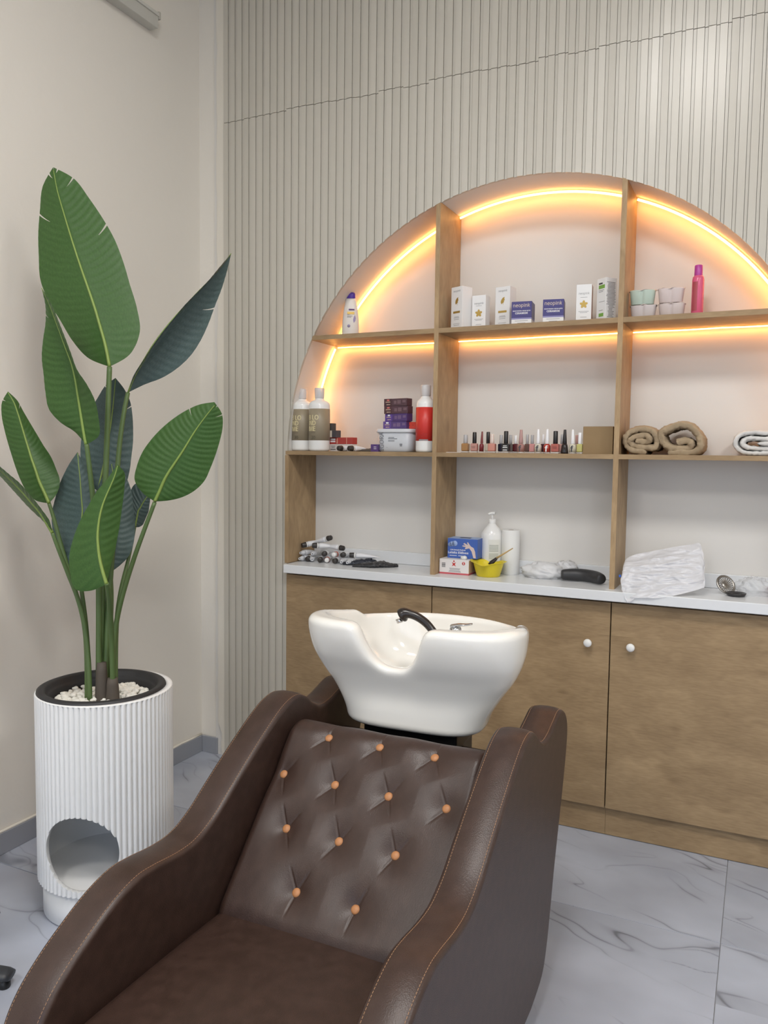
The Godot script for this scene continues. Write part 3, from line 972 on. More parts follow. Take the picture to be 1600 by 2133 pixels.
# ---------------------------------------------------------------- ceramic basin as a smooth solid
func tab(ks: Array, vs: Array, y: float) -> float:
	# smooth curve through the table, without ledges
	var n := ks.size()
	if y <= ks[0]:
		return vs[0]
	if y >= ks[n - 1]:
		return vs[n - 1]
	for i in n - 1:
		if y < ks[i + 1]:
			var w: float = ks[i + 1] - ks[i]
			var t: float = (y - ks[i]) / w
			var i0 := maxi(i - 1, 0)
			var i3 := mini(i + 2, n - 1)
			var m1: float = (vs[i + 1] - vs[i0]) / (ks[i + 1] - ks[i0]) * w
			var m2: float = (vs[i3] - vs[i]) / (ks[i3] - ks[i]) * w
			var t2 := t * t
			var t3 := t2 * t
			return (2.0 * t3 - 3.0 * t2 + 1.0) * vs[i] + (t3 - 2.0 * t2 + t) * m1 + (3.0 * t2 - 2.0 * t3) * vs[i + 1] + (t3 - t2) * m2
	return vs[n - 1]

func smax(a: float, b: float, k: float) -> float:
	var h := maxf(k - absf(a - b), 0.0) / k
	return maxf(a, b) + h * h * k * 0.25

var bowl_rows := {}

func bowl_row(y: float) -> Array:
	var key := int(round(y * 100000))
	if not bowl_rows.has(key):
		var ks := [0.655, 0.70, 0.75, 0.80, 0.85, 0.90, 0.95]
		var a := tab(ks, [0.188, 0.203, 0.234, 0.268, 0.288, 0.296, 0.297], y)
		var zf := tab(ks, [1.043, 1.040, 1.041, 1.060, 1.089, 1.107, 1.114], y)
		var zb := tab(ks, [0.74, 0.735, 0.715, 0.69, 0.668, 0.655, 0.650], y)
		var kc := [0.73, 0.76, 0.80, 0.86, 0.95]
		var ca := tab(kc, [0.12, 0.175, 0.215, 0.242, 0.266], y)
		var cf := tab(kc, [0.945, 0.985, 1.008, 1.030, 1.068], y)
		var cb := tab(kc, [0.76, 0.725, 0.705, 0.69, 0.678], y)
		bowl_rows[key] = [a, (zf + zb) * 0.5, (zf - zb) * 0.5, ca, (cf + cb) * 0.5, (cf - cb) * 0.5]
	return bowl_rows[key]

func bowl_field(x: float, y: float, z: float) -> float:
	var r := bowl_row(y)
	var qx: float = absf(x) / r[0]
	var qz: float = absf(z - r[1]) / r[2]
	# square shoulders in front, rounder and narrower behind
	var back := smoothstep(0.98, 0.70, z)
	qx *= 1.0 + 0.15 * back
	var ex := lerpf(4.0, 2.5, back)
	var q := pow(pow(qx, ex) + pow(qz, ex), 1.0 / ex)
	var d: float = (q - 1.0) * minf(r[0], r[2])
	var top := lerpf(0.915, 0.944, smoothstep(0.76, 1.02, z)) - 0.016 * smoothstep(0.815, 0.775, z)
	d = smax(d, y - top, 0.022)
	d = smax(d, 0.657 - y, 0.02)
	if d > 0.03:
		return d
	qx = absf(x) / r[3] * (1.0 + 0.15 * back)
	qz = absf(z - r[4]) / r[5]
	q = pow(qx * qx * qx + qz * qz * qz, 0.3333)
	var cv: float = (q - 1.0) * minf(r[3], r[5])
	cv = smax(cv, 0.742 - y, 0.05)
	d = smax(d, -cv, 0.016)
	# neck opening
	var xn := x + 0.022
	var g := absf(xn) / 0.092
	var yn := 0.828 + 0.125 * pow(g, 3.0)
	var slope := 0.125 * 3.0 * pow(g, 2.0) / 0.092
	var nt := (yn - y) / sqrt(1.0 + slope * slope)
	nt = smax(nt, 0.95 - z, 0.03)
	return smax(d, -nt, 0.030)

func surface_nets(f: Callable, lo: Vector3, hi: Vector3, cell: float) -> ArrayMesh:
	var nx := int((hi.x - lo.x) / cell) + 1
	var ny := int((hi.y - lo.y) / cell) + 1
	var nz := int((hi.z - lo.z) / cell) + 1
	var v := PackedFloat32Array()
	v.resize(nx * ny * nz)
	var id := 0
	for j in ny:
		for k in nz:
			for i in nx:
				v[id] = f.call(lo.x + i * cell, lo.y + j * cell, lo.z + k * cell)
				id += 1
	var cellid := PackedInt32Array()
	cellid.resize(nx * ny * nz)
	cellid.fill(-1)
	var pts := PackedVector3Array()
	var sx := 1
	var sz := nx
	var sy := nx * nz
	var corner := [[0, 0, 0], [1, 0, 0], [0, 1, 0], [1, 1, 0], [0, 0, 1], [1, 0, 1], [0, 1, 1], [1, 1, 1]]
	var offs := []
	for c in corner:
		offs.append(c[0] * sx + c[1] * sy + c[2] * sz)
	var edges := [[0, 1], [2, 3], [4, 5], [6, 7], [0, 2], [1, 3], [4, 6], [5, 7], [0, 4], [1, 5], [2, 6], [3, 7]]
	for j in ny - 1:
		for k in nz - 1:
			for i in nx - 1:
				var b := i + k * sz + j * sy
				var neg := 0
				for o in offs:
					if v[b + o] < 0.0:
						neg += 1
				if neg == 0 or neg == 8:
					continue
				var s := Vector3.ZERO
				var m := 0
				for e in edges:
					var a0: float = v[b + offs[e[0]]]
					var a1: float = v[b + offs[e[1]]]
					if (a0 < 0.0) == (a1 < 0.0):
						continue
					var t := a0 / (a0 - a1)
					var c0: Array = corner[e[0]]
					var c1: Array = corner[e[1]]
					s += Vector3(lerpf(c0[0], c1[0], t), lerpf(c0[1], c1[1], t), lerpf(c0[2], c1[2], t))
					m += 1
				cellid[b] = pts.size()
				pts.append(lo + (Vector3(i, j, k) + s / m) * cell)
	var st := SurfaceTool.new()
	st.begin(Mesh.PRIMITIVE_TRIANGLES)
	var h := cell * 0.5
	for p in pts:
		st.set_normal(Vector3(f.call(p.x + h, p.y, p.z) - f.call(p.x - h, p.y, p.z), f.call(p.x, p.y + h, p.z) - f.call(p.x, p.y - h, p.z), f.call(p.x, p.y, p.z + h) - f.call(p.x, p.y, p.z - h)).normalized())
		st.add_vertex(p)
	for j in range(1, ny - 1):
		for k in range(1, nz - 1):
			for i in range(1, nx - 1):
				var b := i + k * sz + j * sy
				for ax in 3:
					var o: int = [sx, sy, sz][ax]
					if (v[b] < 0.0) == (v[b + o] < 0.0):
						continue
					var o1: int = [sy, sz, sx][ax]
					var o2: int = [sz, sx, sy][ax]
					var q := [cellid[b - o1 - o2], cellid[b - o2], cellid[b], cellid[b - o1]]
					if v[b] < 0.0:
						q.reverse()
					if q.min() < 0:
						continue
					for e in [q[0], q[1], q[2], q[0], q[2], q[3]]:
						st.add_index(e)
	return st.commit()

func wash_basin() -> void:
	var b := thing("wash_basin", "glossy white ceramic hair wash basin with a neck notch above the chair", "basin", Vector3(-0.810, 0, 0))
	b.rotation.y = 0.05
	b.position += Vector3(0.0, 0, 0.0) - (Basis(Vector3.UP, 0.05) * Vector3(0, 0, 1.0) - Vector3(0, 0, 1.0))
	part("bowl", surface_nets(bowl_field, Vector3(-0.32, 0.63, 0.63), Vector3(0.32, 0.97, 1.14), 0.0057), M.ceramic, b)
	part("bracket", rbox(Vector3(0.26, 0.05, 0.26), 0.008), M.black, b, Vector3(0, 0.608, 0.875))
	part("pedestal", rbox(Vector3(0.20, 0.606, 0.14), 0.01), M.black, b, Vector3(0, 0.002, 0.815))
	part("drain", lathe([[0.0001, 0.0], [0.026, 0.0], [0.030, 0.002], [0.031, 0.004], [0.024, 0.005], [0.020, 0.002], [0.0001, 0.002]], 28), M.chrome, b, Vector3(0.0, 0.741, 0.85))
	# hand shower and mixer on the back deck
	var sp := thing("hand_shower", "black hand shower head with chrome spout leaning in the basin", "shower head", Vector3(-0.795, 0, 0))
	var hp := catmull([Vector3(0.015, 0.845, 0.85), Vector3(-0.008, 0.878, 0.85), Vector3(-0.034, 0.905, 0.85), Vector3(-0.064, 0.922, 0.852), Vector3(-0.092, 0.927, 0.854), Vector3(-0.108, 0.918, 0.855)], 24)
	part("handle", tube(hp, func(t): return lerpf(0.0105, 0.0130, t) + 0.007 * smoothstep(0.72, 0.9, t) - 0.005 * smoothstep(0.95, 1.0, t), 16), mat(rgb(38, 32, 30), 0.25), sp)
	part("spout", lathe([[0.0001, 0.0], [0.009, 0.0], [0.010, 0.003], [0.010, 0.012], [0.0001, 0.012]], 20), M.chrome, sp, Vector3(-0.111, 0.899, 0.853), Vector3(0, 0, 0.35))
	part("hose", tube(catmull([Vector3(0.015, 0.845, 0.85), Vector3(0.035, 0.815, 0.84), Vector3(0.06, 0.785, 0.81), Vector3(0.075, 0.772, 0.785)], 16), func(_t): return 0.006, 10), M.chrome, sp)
	var mx := thing("mixer_tap", "small chrome mixer lever inside the basin", "tap", Vector3(-0.795 + 0.035, 0, 0))
	part("tap_body", lathe([[0.0001, 0.0], [0.024, 0.0], [0.024, 0.004], [0.018, 0.01], [0.017, 0.05], [0.014, 0.056], [0.0001, 0.058]], 24), M.chrome, mx, Vector3(0, 0.836, 0.80))
	part("lever", tube(catmull([Vector3(-0.012, 0.893, 0.80), Vector3(0.01, 0.899, 0.80), Vector3(0.03, 0.901, 0.80), Vector3(0.048, 0.905, 0.80)], 14), func(t): return lerpf(0.012, 0.006, t), 12, true, 0.45), M.chrome, mx)

# ---------------------------------------------------------------- fluted planter
func planter() -> void:
	var base := Vector3(-1.771, 0, 1.096)
	var body := mat(rgb(240, 240, 239), 0.45)
	var t := thing("fluted_planter", "tall white fluted cylinder planter with a round opening near its foot", "planter", base)
	# fluted shell, built round with the opening left free
	var comb := CSGCombiner3D.new()
	comb.name = "fluted_body"
	t.add_child(comb)
	var ring := PackedVector2Array()
	var n := 76
	var per := 7
	for k in n * per:
		var a := TAU * k / (n * per)
		var f := fposmod(float(k) / per, 1.0)
		ring.append(Vector2(cos(a), sin(a)) * (0.1900 + 0.0078 * pow(sin(PI * f), 0.55)))
	var outer := CSGPolygon3D.new()
	outer.name = "flutes"
	outer.polygon = ring
	outer.mode = CSGPolygon3D.MODE_DEPTH
	outer.depth = 0.552
	outer.rotation.x = PI / 2
	outer.position.y = 0.106
	comb.add_child(outer)
	var inner := CSGCylinder3D.new()
	inner.name = "hollow"
	inner.operation = CSGShape3D.OPERATION_SUBTRACTION
	inner.radius = 0.184
	inner.height = 0.56
	inner.sides = 96
	inner.position.y = 0.106 + 0.012 + 0.28
	comb.add_child(inner)
	var open := CSGCylinder3D.new()
	open.name = "opening"
	open.operation = CSGShape3D.OPERATION_SUBTRACTION
	open.radius = 0.108
	open.height = 0.3
	open.sides = 72
	open.position = Vector3(0.36, 0, 0.933) * 0.16 + Vector3(0, 0.232, 0)
	open.basis = Basis(Vector3.UP.cross(Vector3(0.36, 0, 0.933).normalized()), Vector3(0.36, 0, 0.933).normalized(), Vector3.DOWN)
	comb.add_child(open)
	comb.material_override = body
	for q in [outer, inner, open]:
		q.material = body
	part("foot", lathe([[0.0001, 0.0], [0.178, 0.0], [0.183, 0.004], [0.183, 0.107], [0.0001, 0.107]], 72), body, t, Vector3(0, 0.001, 0))
	part("inner_floor", lathe([[0.0001, 0.372], [0.1845, 0.372], [0.1845, 0.378], [0.0001, 0.378]], 64), body, t)
	part("rim", lathe([[0.178, 0.656], [0.1955, 0.656], [0.1965, 0.658], [0.1955, 0.660], [0.178, 0.660], [0.178, 0.656]], 96), body, t)
	# black nursery pot hung in the planter
	var np := thing("nursery_pot", "black plastic nursery pot set into the white fluted planter", "plant pot", base + Vector3(-0.006, 0, 0.006))
	part("pot_wall", lathe([[0.0001, 0.40], [0.135, 0.40], [0.150, 0.58], [0.158, 0.640], [0.166, 0.648], [0.182, 0.650], [0.186, 0.656], [0.184, 0.665], [0.176, 0.668], [0.166, 0.667], [0.160, 0.662], [0.1585, 0.652], [0.152, 0.648], [0.1475, 0.642], [0.144, 0.60], [0.130, 0.41], [0.0001, 0.41]], 72), mat(rgb(40, 40, 42), 0.5), np)
	# white gravel
	var mm := MultiMesh.new()
	mm.transform_format = MultiMesh.TRANSFORM_3D
	var sn := noise(1.2, 8, 2)
	var pts := []
	for j in 9:
		var ph := PI * j / 8.0
		for i in 12:
			var th := TAU * i / 12.0
			var d := Vector3(sin(ph) * cos(th), cos(ph), sin(ph) * sin(th))
			pts.append(d * (1.0 + 0.45 * sn.get_noise_3dv(d * 1.1)))
	mm.mesh = grid_mesh(pts, 12, 9, true)
	var spots := []
	for layer in 3:
		for k in 150:
			var r := 0.138 * sqrt(rng.randf())
			var a := rng.randf() * TAU
			spots.append(Vector3(r * cos(a), 0.616 + layer * 0.006 + 0.006 * (1.0 - r / 0.14) + rng.randf() * 0.004, r * sin(a)))
	mm.instance_count = spots.size()
	for k in spots.size():
		var s := rng.randf_range(0.006, 0.0105)
		var b := Basis.from_euler(Vector3(rng.randf() * TAU, rng.randf() * TAU, rng.randf() * TAU)).scaled(Vector3(s * 1.25, s * 0.8, s))
		mm.set_instance_transform(k, Transform3D(b, spots[k]))
	var g := MultiMeshInstance3D.new()
	g.name = "gravel"
	g.multimesh = mm
	g.material_override = mat(rgb(232, 229, 220), 0.7)
	add_child(g)
	g.position = base + Vector3(-0.006, 0, 0.006)
	g.set_meta("kind", "stuff")
	tag(g, "white pebble gravel covering the soil in the black pot", "gravel")

# ---------------------------------------------------------------- artificial banana-leaf plant
func to_v(a: Array) -> Array:
	var o := []
	for q in a:
		o.append(Vector3(q[0], q[1], q[2]))
	return o

func leaf_mesh(d: Dictionary) -> ArrayMesh:
	var nu := 104
	var m := catmull(to_v(d.m), nu)
	var a := catmull(to_v(d.a), nu)
	var b := catmull(to_v(d.b), nu)
	var nh := 10
	var rip: float = d.rip
	var cols := nh * 2 + 1
	var p := []
	for i in nu:
		var u := float(i) / (nu - 1)
		var across: Vector3 = b[i] - a[i]
		var along: Vector3 = m[mini(i + 1, nu - 1)] - m[maxi(i - 1, 0)]
		var nn := across.cross(along)
		nn = nn.normalized() if nn.length() > 1e-9 else Vector3.UP
		var fade := smoothstep(0.0, 0.10, u) * smoothstep(1.0, 0.90, u)
		for c in cols:
			var s := float(c - nh) / nh
			var v := absf(s)
			# side veins run slantwise towards the tip
			var w := clampf(u + 0.075 * sin(PI * u) * v, 0.0, 1.0) * (nu - 1)
			var k := mini(int(w), nu - 2)
			var rim: Array = a if s < 0 else b
			var e: Vector3 = rim[k].lerp(rim[k + 1], w - k)
			var q: Vector3 = m[i].lerp(e, v)
			q += nn * (0.010 * v * (1.0 - v)) * fade
			q += nn * 0.0009 * sin(TAU * u * rip) * fade * smoothstep(0.04, 0.3, v) * (1.0 - 0.7 * smoothstep(0.8, 1.0, v))
			p.append(q)
	# tears: wedges that open towards the rim
	var gone := {}
	for t in d.tear:
		var k := clampi(int(t[0] * (nu - 1)), 1, nu - 3)
		for c in cols:
			var s := float(c - nh) / nh
			if s * t[1] <= 0.0:
				continue
			var dv: float = (absf(s) - t[2]) / (1.0 - t[2])
			if dv < -0.5 / nh:
				continue
			dv = clampf(dv, 0.0, 1.0)
			var lo: Vector3 = p[k * cols + c]
			var hi: Vector3 = p[(k + 1) * cols + c]
			p[k * cols + c] = lo.lerp(hi, 0.5 * (1.0 - dv))
			p[(k + 1) * cols + c] = hi.lerp(lo, 0.5 * (1.0 - dv))
			gone[k * cols + (c if t[1] > 0 else c - 1)] = true
			if dv >= 1.0:
				gone[k * cols + (c if t[1] > 0 else c - 1)] = true
	var st := SurfaceTool.new()
	st.begin(Mesh.PRIMITIVE_TRIANGLES)
	st.set_smooth_group(0)
	for i in nu:
		for c in cols:
			st.set_uv(Vector2(float(c - nh) / nh, float(i) / (nu - 1)))
			st.add_vertex(p[i * cols + c])
	for i in nu - 1:
		for c in cols - 1:
			var q := i * cols + c
			if gone.has(q):
				continue
			for e in [q, q + 1, q + cols, q + 1, q + cols + 1, q + cols]:
				st.add_index(e)
	st.generate_normals()
	return st.commit()

func plant() -> void:
	var t := thing("artificial_plant", "tall artificial banana-leaf plant with broad torn green leaves in the planter", "plant", Vector3.ZERO)
	var gr := Gradient.new()
	gr.set_color(0, Color(0.82, 0.84, 0.80))
	gr.set_color(1, Color(1, 1, 1))
	var vt := noise_tex(0.03, 77, 256, 3, false, 1.0, gr)
	# the print on the upper side is leaf green, the underside is a dull blue green
	var upper := mat(rgb(63, 98, 44), 0.46, 0.0, 0.42)
	var under := mat(rgb(80, 98, 98), 0.5, 0.0, 0.4)
	for lm in [upper, under]:
		lm.albedo_texture = vt
		lm.uv1_scale = Vector3(2, 6, 1)
		lm.backlight_enabled = true
		lm.backlight = Color(0.04, 0.06, 0.03)
	var rib := mat(rgb(126, 148, 70), 0.45)
	for d in LEAVES:
		var back: bool = d.kind in ["dark_back", "dark_left", "dark_right", "small_dark", "blue"]
		var lf := part("leaf", leaf_mesh(d), under if back else upper, t)
		var pts := catmull(to_v(d.m), 40)
		var r0: float = 0.0030 if back else 0.0052
		part("midrib", tube(pts, func(u): return lerpf(r0, 0.0012, u), 8), rib, lf)
	var sm := mat(rgb(84, 106, 60), 0.5)
	var sheath := mat(rgb(82, 74, 66), 0.7)
	for d in STEMS:
		var r0: float = d.r0
		var r1: float = d.r1
		var pts := catmull(to_v(d.p), 30)
		part("stem", tube(pts, func(u): return lerpf(r0, r1, u), 10), sm, t)
	# withered sheaths round the two thick stems
	for q in [[Vector3(-1.753, 0.60, 1.128), 0.0205, 0.145], [Vector3(-1.718, 0.60, 1.120), 0.0215, 0.10]]:
		part("stem_sheath", lathe([[0.0001, 0.0], [q[1] * 1.1, 0.0], [q[1] * 0.95, q[2] * 0.3], [q[1] * 0.8, q[2] * 0.8], [q[1] * 0.66, q[2]], [0.0001, q[2]]], 18), sheath, t, q[0])
	rebase(t, Vector3(-1.765, 0.6, 1.11))

func rebase(n: Node3D, base: Vector3) -> void:
	for c in n.get_children():
		if c is Node3D:
			c.position -= base
	n.position = base

# ---------------------------------------------------------------- cartons
# face centre at the front (+z) side; x, base y, front z
func carton(called: String, label: String, x: float, y: float, zf: float, size: Vector3, m: Material, turn := 0.0, group := "") -> Node3D:
	var t := thing(called, label, "box", Vector3(x, y, zf - size.z * 0.5), group)
	t.rotation.y = turn
	part("carton", rbox(size, 0.0012), m, t)
	return t

func star_mesh(r: float, points: int, inner: float) -> ArrayMesh:
	var p := PackedVector2Array()
	for k in points * 2:
		var a := PI / 2 + PI * k / points
		var q := r if k % 2 == 0 else r * inner
		p.append(Vector2(cos(a), sin(a)) * q)
	return extrude(p, 0.0, 0.0005)

func flower_mesh(r: float) -> ArrayMesh:
	var p := PackedVector2Array()
	for k in 60:
		var a := PI / 2 + TAU * k / 60.0
		p.append(Vector2(cos(a), sin(a)) * r * (0.32 + 0.68 * pow(absf(cos((a - PI / 2) * 2.5)), 0.8)))
	return extrude(p, 0.0, 0.0005)

func leafy_mesh(h: float) -> ArrayMesh:
	var p := PackedVector2Array([Vector2(0.10, -0.5), Vector2(0.05, -0.22), Vector2(-0.16, -0.36), Vector2(-0.24, -0.1), Vector2(-0.18, 0.14), Vector2(0.0, 0.38), Vector2(0.26, 0.5), Vector2(0.24, 0.28), Vector2(0.30, 0.1), Vector2(0.16, 0.02), Vector2(0.22, -0.12), Vector2(0.10, -0.2)])
	for k in p.size():
		p[k] *= h
	return extrude(p, 0.0, 0.0005)

func shelf_top() -> void:
	var y := S1
	# squeeze bottle
	var b := thing("lotion_bottle", "pearl white lotion bottle with a purple cap in the arch corner", "bottle", Vector3(-1.580, y, -0.105))
	b.rotation.y = 0.42
	part("bottle_body", lathe([[0.0001, 0.0], [0.032, 0.0], [0.0350, 0.004], [0.0350, 0.03], [0.0340, 0.07], [0.029, 0.115], [0.0225, 0.150], [0.0195, 0.162], [0.0001, 0.163]], 32, 0.58), mat(rgb(226, 222, 216), 0.3), b)
	part("cap", lathe([[0.0001, 0.0], [0.0185, 0.0], [0.0195, 0.003], [0.0195, 0.018], [0.017, 0.024], [0.0001, 0.025]], 28, 0.75), mat(rgb(84, 52, 168), 0.3), b, Vector3(0, 0.159, 0))
	part("brand_band", rbox(Vector3(0.024, 0.0055, 0.001), 0.0003, false), mat(rgb(86, 44, 110), 0.5), b, Vector3(0.005, 0.112, 0.0185), Vector3(-0.05, 0.16, 0))
	part("gold_band", rbox(Vector3(0.030, 0.010, 0.001), 0.0003, false), M.gold, b, Vector3(0.002, 0.098, 0.0192), Vector3(-0.05, 0.12, 0))
	print_rows([[0, 0, 0.022, 0.0016], [-0.003, -0.005, 0.017, 0.0016]], M.text_grey, b, Vector3(-0.002, 0.086, 0.0203))
	part("blue_leaf", extrude(PackedVector2Array([Vector2(0.002, 0.016), Vector2(0.006, 0.004), Vector2(0.004, -0.008), Vector2(-0.003, -0.016), Vector2(-0.006, -0.004), Vector2(-0.003, 0.008)]), 0.0, 0.0006), mat(rgb(160, 152, 190), 0.5), b, Vector3(0.017, 0.074, 0.0172), Vector3(0, 0.45, 0))
	part("round_seal", lathe([[0.0001, 0.0], [0.006, 0.0], [0.006, 0.0006], [0.0001, 0.0006]], 20), mat(rgb(150, 144, 176), 0.5), b, Vector3(-0.006, 0.045, 0.0206), Vector3(PI / 2, 0, 0))
	# white skin-care cartons
	var wm := mat(rgb(232, 232, 232), 0.5)
	var c1 := carton("skincare_carton", "tall white carton with a gold leaf and gold bar beside the divider", -1.083, y, -0.055, Vector3(0.060, 0.162, 0.055), wm, -0.42)
	var c2 := carton("skincare_carton", "short white carton with a gold flower, second from the divider", -1.011, y, -0.08, Vector3(0.056, 0.128, 0.045), wm, -0.06)
	var c3 := carton("skincare_carton", "tall white carton with a gold leaf behind a blue cream box", -0.920, y, -0.100, Vector3(0.062, 0.158, 0.05), wm, -0.20)
	var c4 := carton("skincare_carton", "white carton with a gold flower and rosy side beyond both blue boxes", -0.613, y, -0.06, Vector3(0.054, 0.134, 0.05), wm, 0.12)
	part("side_panel", rbox(Vector3(0.0008, 0.132, 0.048), 0.0002), mat(rgb(184, 152, 138), 0.5), c4, Vector3(0.0272, 0.001, 0))
	for q in [[c1, 0.162, 0.0275, true], [c2, 0.128, 0.0225, false], [c3, 0.158, 0.025, true], [c4, 0.134, 0.025, false]]:
		var o: Node3D = q[0]
		var h: float = q[1]
		var zf: float = q[2] + 0.0002
		letters("neopink", 0.0075, M.text_grey, o, Vector3(0, h * 0.90 if q[3] else h * 0.76, zf))
		if q[3]:
			part("gold_leaf", leafy_mesh(0.031), M.gold, o, Vector3(0, h * 0.655, zf))
			part("gold_bar", rbox(Vector3(0.036, 0.008, 0.0006), 0.0002, false), M.gold, o, Vector3(0, h * 0.405, zf))
			print_rows([[0, 0.034, 0.024, 0.0016], [0, 0.030, 0.028, 0.0016], [0, 0.024, 0.026, 0.0016], [0, 0.008, 0.034, 0.0012], [0, 0.002, 0.030, 0.0016]], M.text_grey, o, Vector3(0, 0.014, zf))
		else:
			part("gold_flower", flower_mesh(0.0145), M.gold, o, Vector3(0, h * 0.47, zf))
			print_rows([[0, 0.026, 0.036, 0.0014], [0, 0.022, 0.026, 0.0014], [0, 0.006, 0.022, 0.0014], [0, 0.076, 0.024, 0.0012]], M.text_grey, o, Vector3(0, 0.012, zf))
	# blue and white cream boxes
	var blue := mat(rgb(66, 62, 122), 0.4)
	for k in 2:
		var o := carton("cream_box", ["blue and white cream box in front of a tall white carton", "blue and white cream box standing alone before the pale wall"][k], [-0.838, -0.722][k], y, -0.045, Vector3(0.074, 0.086, 0.072), wm, 0.10 + 0.06 * k)
		part("blue_upper", rbox(Vector3(0.0748, 0.060, 0.0728), 0.0012), blue, o, Vector3(0, 0.0264, 0))
		part("fade_band", rbox(Vector3(0.0747, 0.006, 0.0727), 0.0008), mat(rgb(140, 138, 184), 0.4), o, Vector3(0, 0.0212, 0))
		letters("neopink", 0.0125, mat(rgb(206, 190, 170), 0.4, 0.3), o, Vector3(-0.001, 0.072, 0.0366))
		letters("MOISTURIZER CREAM WITH", 0.0036, M.text_white, o, Vector3(0, 0.052, 0.0366), Vector3.ZERO, "Droid Sans", 700)
		letters("CERAMIDE", 0.0068, M.text_white, o, Vector3(0, 0.0435, 0.0366), Vector3.ZERO, "Droid Sans", 700)
		print_rows([[0, 0.0, 0.048, 0.0016], [0, -0.008, 0.030, 0.0016]], M.text_grey, o, Vector3(0, 0.016, 0.0362))
	# green and white carton turned so that two sides show
	var g := carton("medicine_carton", "white and green carton with a side full of fine grey print", -0.532, y, -0.045, Vector3(0.048, 0.148, 0.048), wm, -0.70)
	var gm := mat(rgb(120, 168, 74), 0.5)
	part("green_badge", rbox(Vector3(0.032, 0.013, 0.0006), 0.003, false), gm, g, Vector3(0.002, 0.118, 0.0242))
	part("green_badge", rbox(Vector3(0.025, 0.012, 0.0006), 0.002, false), gm, g, Vector3(0.002, 0.020, 0.0242))
	part("dark_heading", rbox(Vector3(0.020, 0.006, 0.0006), 0.001, false), M.text_dark, g, Vector3(-0.004, 0.130, 0.0242))
	print_rows([[0, 0.040, 0.028, 0.002], [-0.002, 0.035, 0.022, 0.002], [0.004, 0.0, 0.03, 0.0015], [0, -0.03, 0.02, 0.002]], M.text_grey, g, Vector3(0, 0.066, 0.0242))
	var rows := []
	for k in 26:
		rows.append([rng.randf_range(-0.002, 0.002), 0.132 - k * 0.0048, rng.randf_range(0.03, 0.042) if k < 17 else rng.randf_range(0.014, 0.03), 0.0019])
	print_rows(rows, mat(rgb(132, 130, 134), 0.6), g, Vector3(0.0242, 0, 0), Vector3(0, PI / 2, 0))
	# stacked twin cups, translucent, with crumpled foil lids
	cup_pack(Vector3(-0.408, y, -0.095), "lower translucent twin cup by the divider, under a minty cup", 0.0, rgb(214, 206, 206))
	cup_pack(Vector3(-0.412, y + 0.0525, -0.095), "mint-tinted twin cup on top of the pair by the divider", 0.05, rgb(196, 214, 202))
	cup_pack(Vector3(-0.313, y, -0.095), "lower rosy twin cup between the minty pair and the pink bottle", -0.04, rgb(218, 206, 204))
	cup_pack(Vector3(-0.317, y + 0.0525, -0.095), "rosy twin cup on top of the pair next to the pink bottle", 0.06, rgb(222, 208, 206))
	# pink bottle
	var pk := thing("remover_bottle", "slim pink bottle with a magenta cap", "bottle", Vector3(-0.231, y, -0.10))
	part("bottle_body", lathe([[0.0001, 0.0], [0.018, 0.0], [0.0198, 0.003], [0.0198, 0.125], [0.018, 0.136], [0.013, 0.141], [0.0001, 0.142]], 32), mat(rgb(214, 96, 132), 0.2), pk)
	part("cap", lathe([[0.0001, 0.0], [0.0135, 0.0], [0.0138, 0.002], [0.0132, 0.036], [0.0115, 0.038], [0.0001, 0.038]], 28), mat(rgb(176, 62, 150), 0.35), pk, Vector3(0, 0.138, 0))
	part("label", arc_sheet(0.0201, 0.02, 0.118, -2.5, -1.55), mat(rgb(170, 74, 84), 0.4), pk)

func arc_sheet(r: float, y0: float, y1: float, a0: float, a1: float, n := 20) -> ArrayMesh:
	# a label bent round a bottle; -PI / 2 faces +z and larger angles turn towards +x
	var p := []
	for j in 2:
		for i in n:
			var a := lerpf(a0, a1, float(i) / (n - 1))
			p.append(Vector3(r * cos(a), [y0, y1][j], -r * sin(a)))
	return grid_mesh(p, n, 2)

func cup_pack(pos: Vector3, label: String, turn: float, c: Color) -> void:
	var t := thing("twin_cup", label, "cup", pos)
	t.rotation.y = turn
	var m := mat(Color(c.r, c.g, c.b, 0.86), 0.3)
	m.transparency = BaseMaterial3D.TRANSPARENCY_ALPHA
	# one oval tub pinched into two halves by a groove down its middle
	var tub := []
	for q in [[0.0, 0.0], [0.0365, 0.0], [0.0385, 0.002], [0.0435, 0.046], [0.0435, 0.049], [0.0415, 0.049], [0.0365, 0.004], [0.0, 0.004]]:
		for i in 72:
			var a := TAU * i / 72.0
			var v := squircle(a, q[0], 0.56, 3.0, q[1])
			v.z *= 1.0 - 0.16 * exp(-pow(v.x / 0.0045, 2.0))
			tub.append(v)
	part("tub", grid_mesh(tub, 72, 8, true), m, t)
	# lid flange shared by both cups, slightly crumpled
	var p := []
	var n := 48
	for ring in 4:
		for i in n:
			var a := TAU * i / n
			var k := [0.0, 0.97, 1.0, 0.0][ring] as float
			var wob := 0.0018 * sin(a * 5.0 + turn * 40.0) + 0.0012 * sin(a * 9.0 + 1.3)
			var yy := [0.0505, 0.0500, 0.0482, 0.0482][ring] as float
			p.append(Vector3(cos(a) * 0.0465 * k, yy + (wob if ring in [1, 2] else 0.0), sin(a) * 0.0255 * k))
	part("lid_flange", grid_mesh(p, n, 4, true), mat(rgb(198, 186, 180), 0.4, 0.2), t)

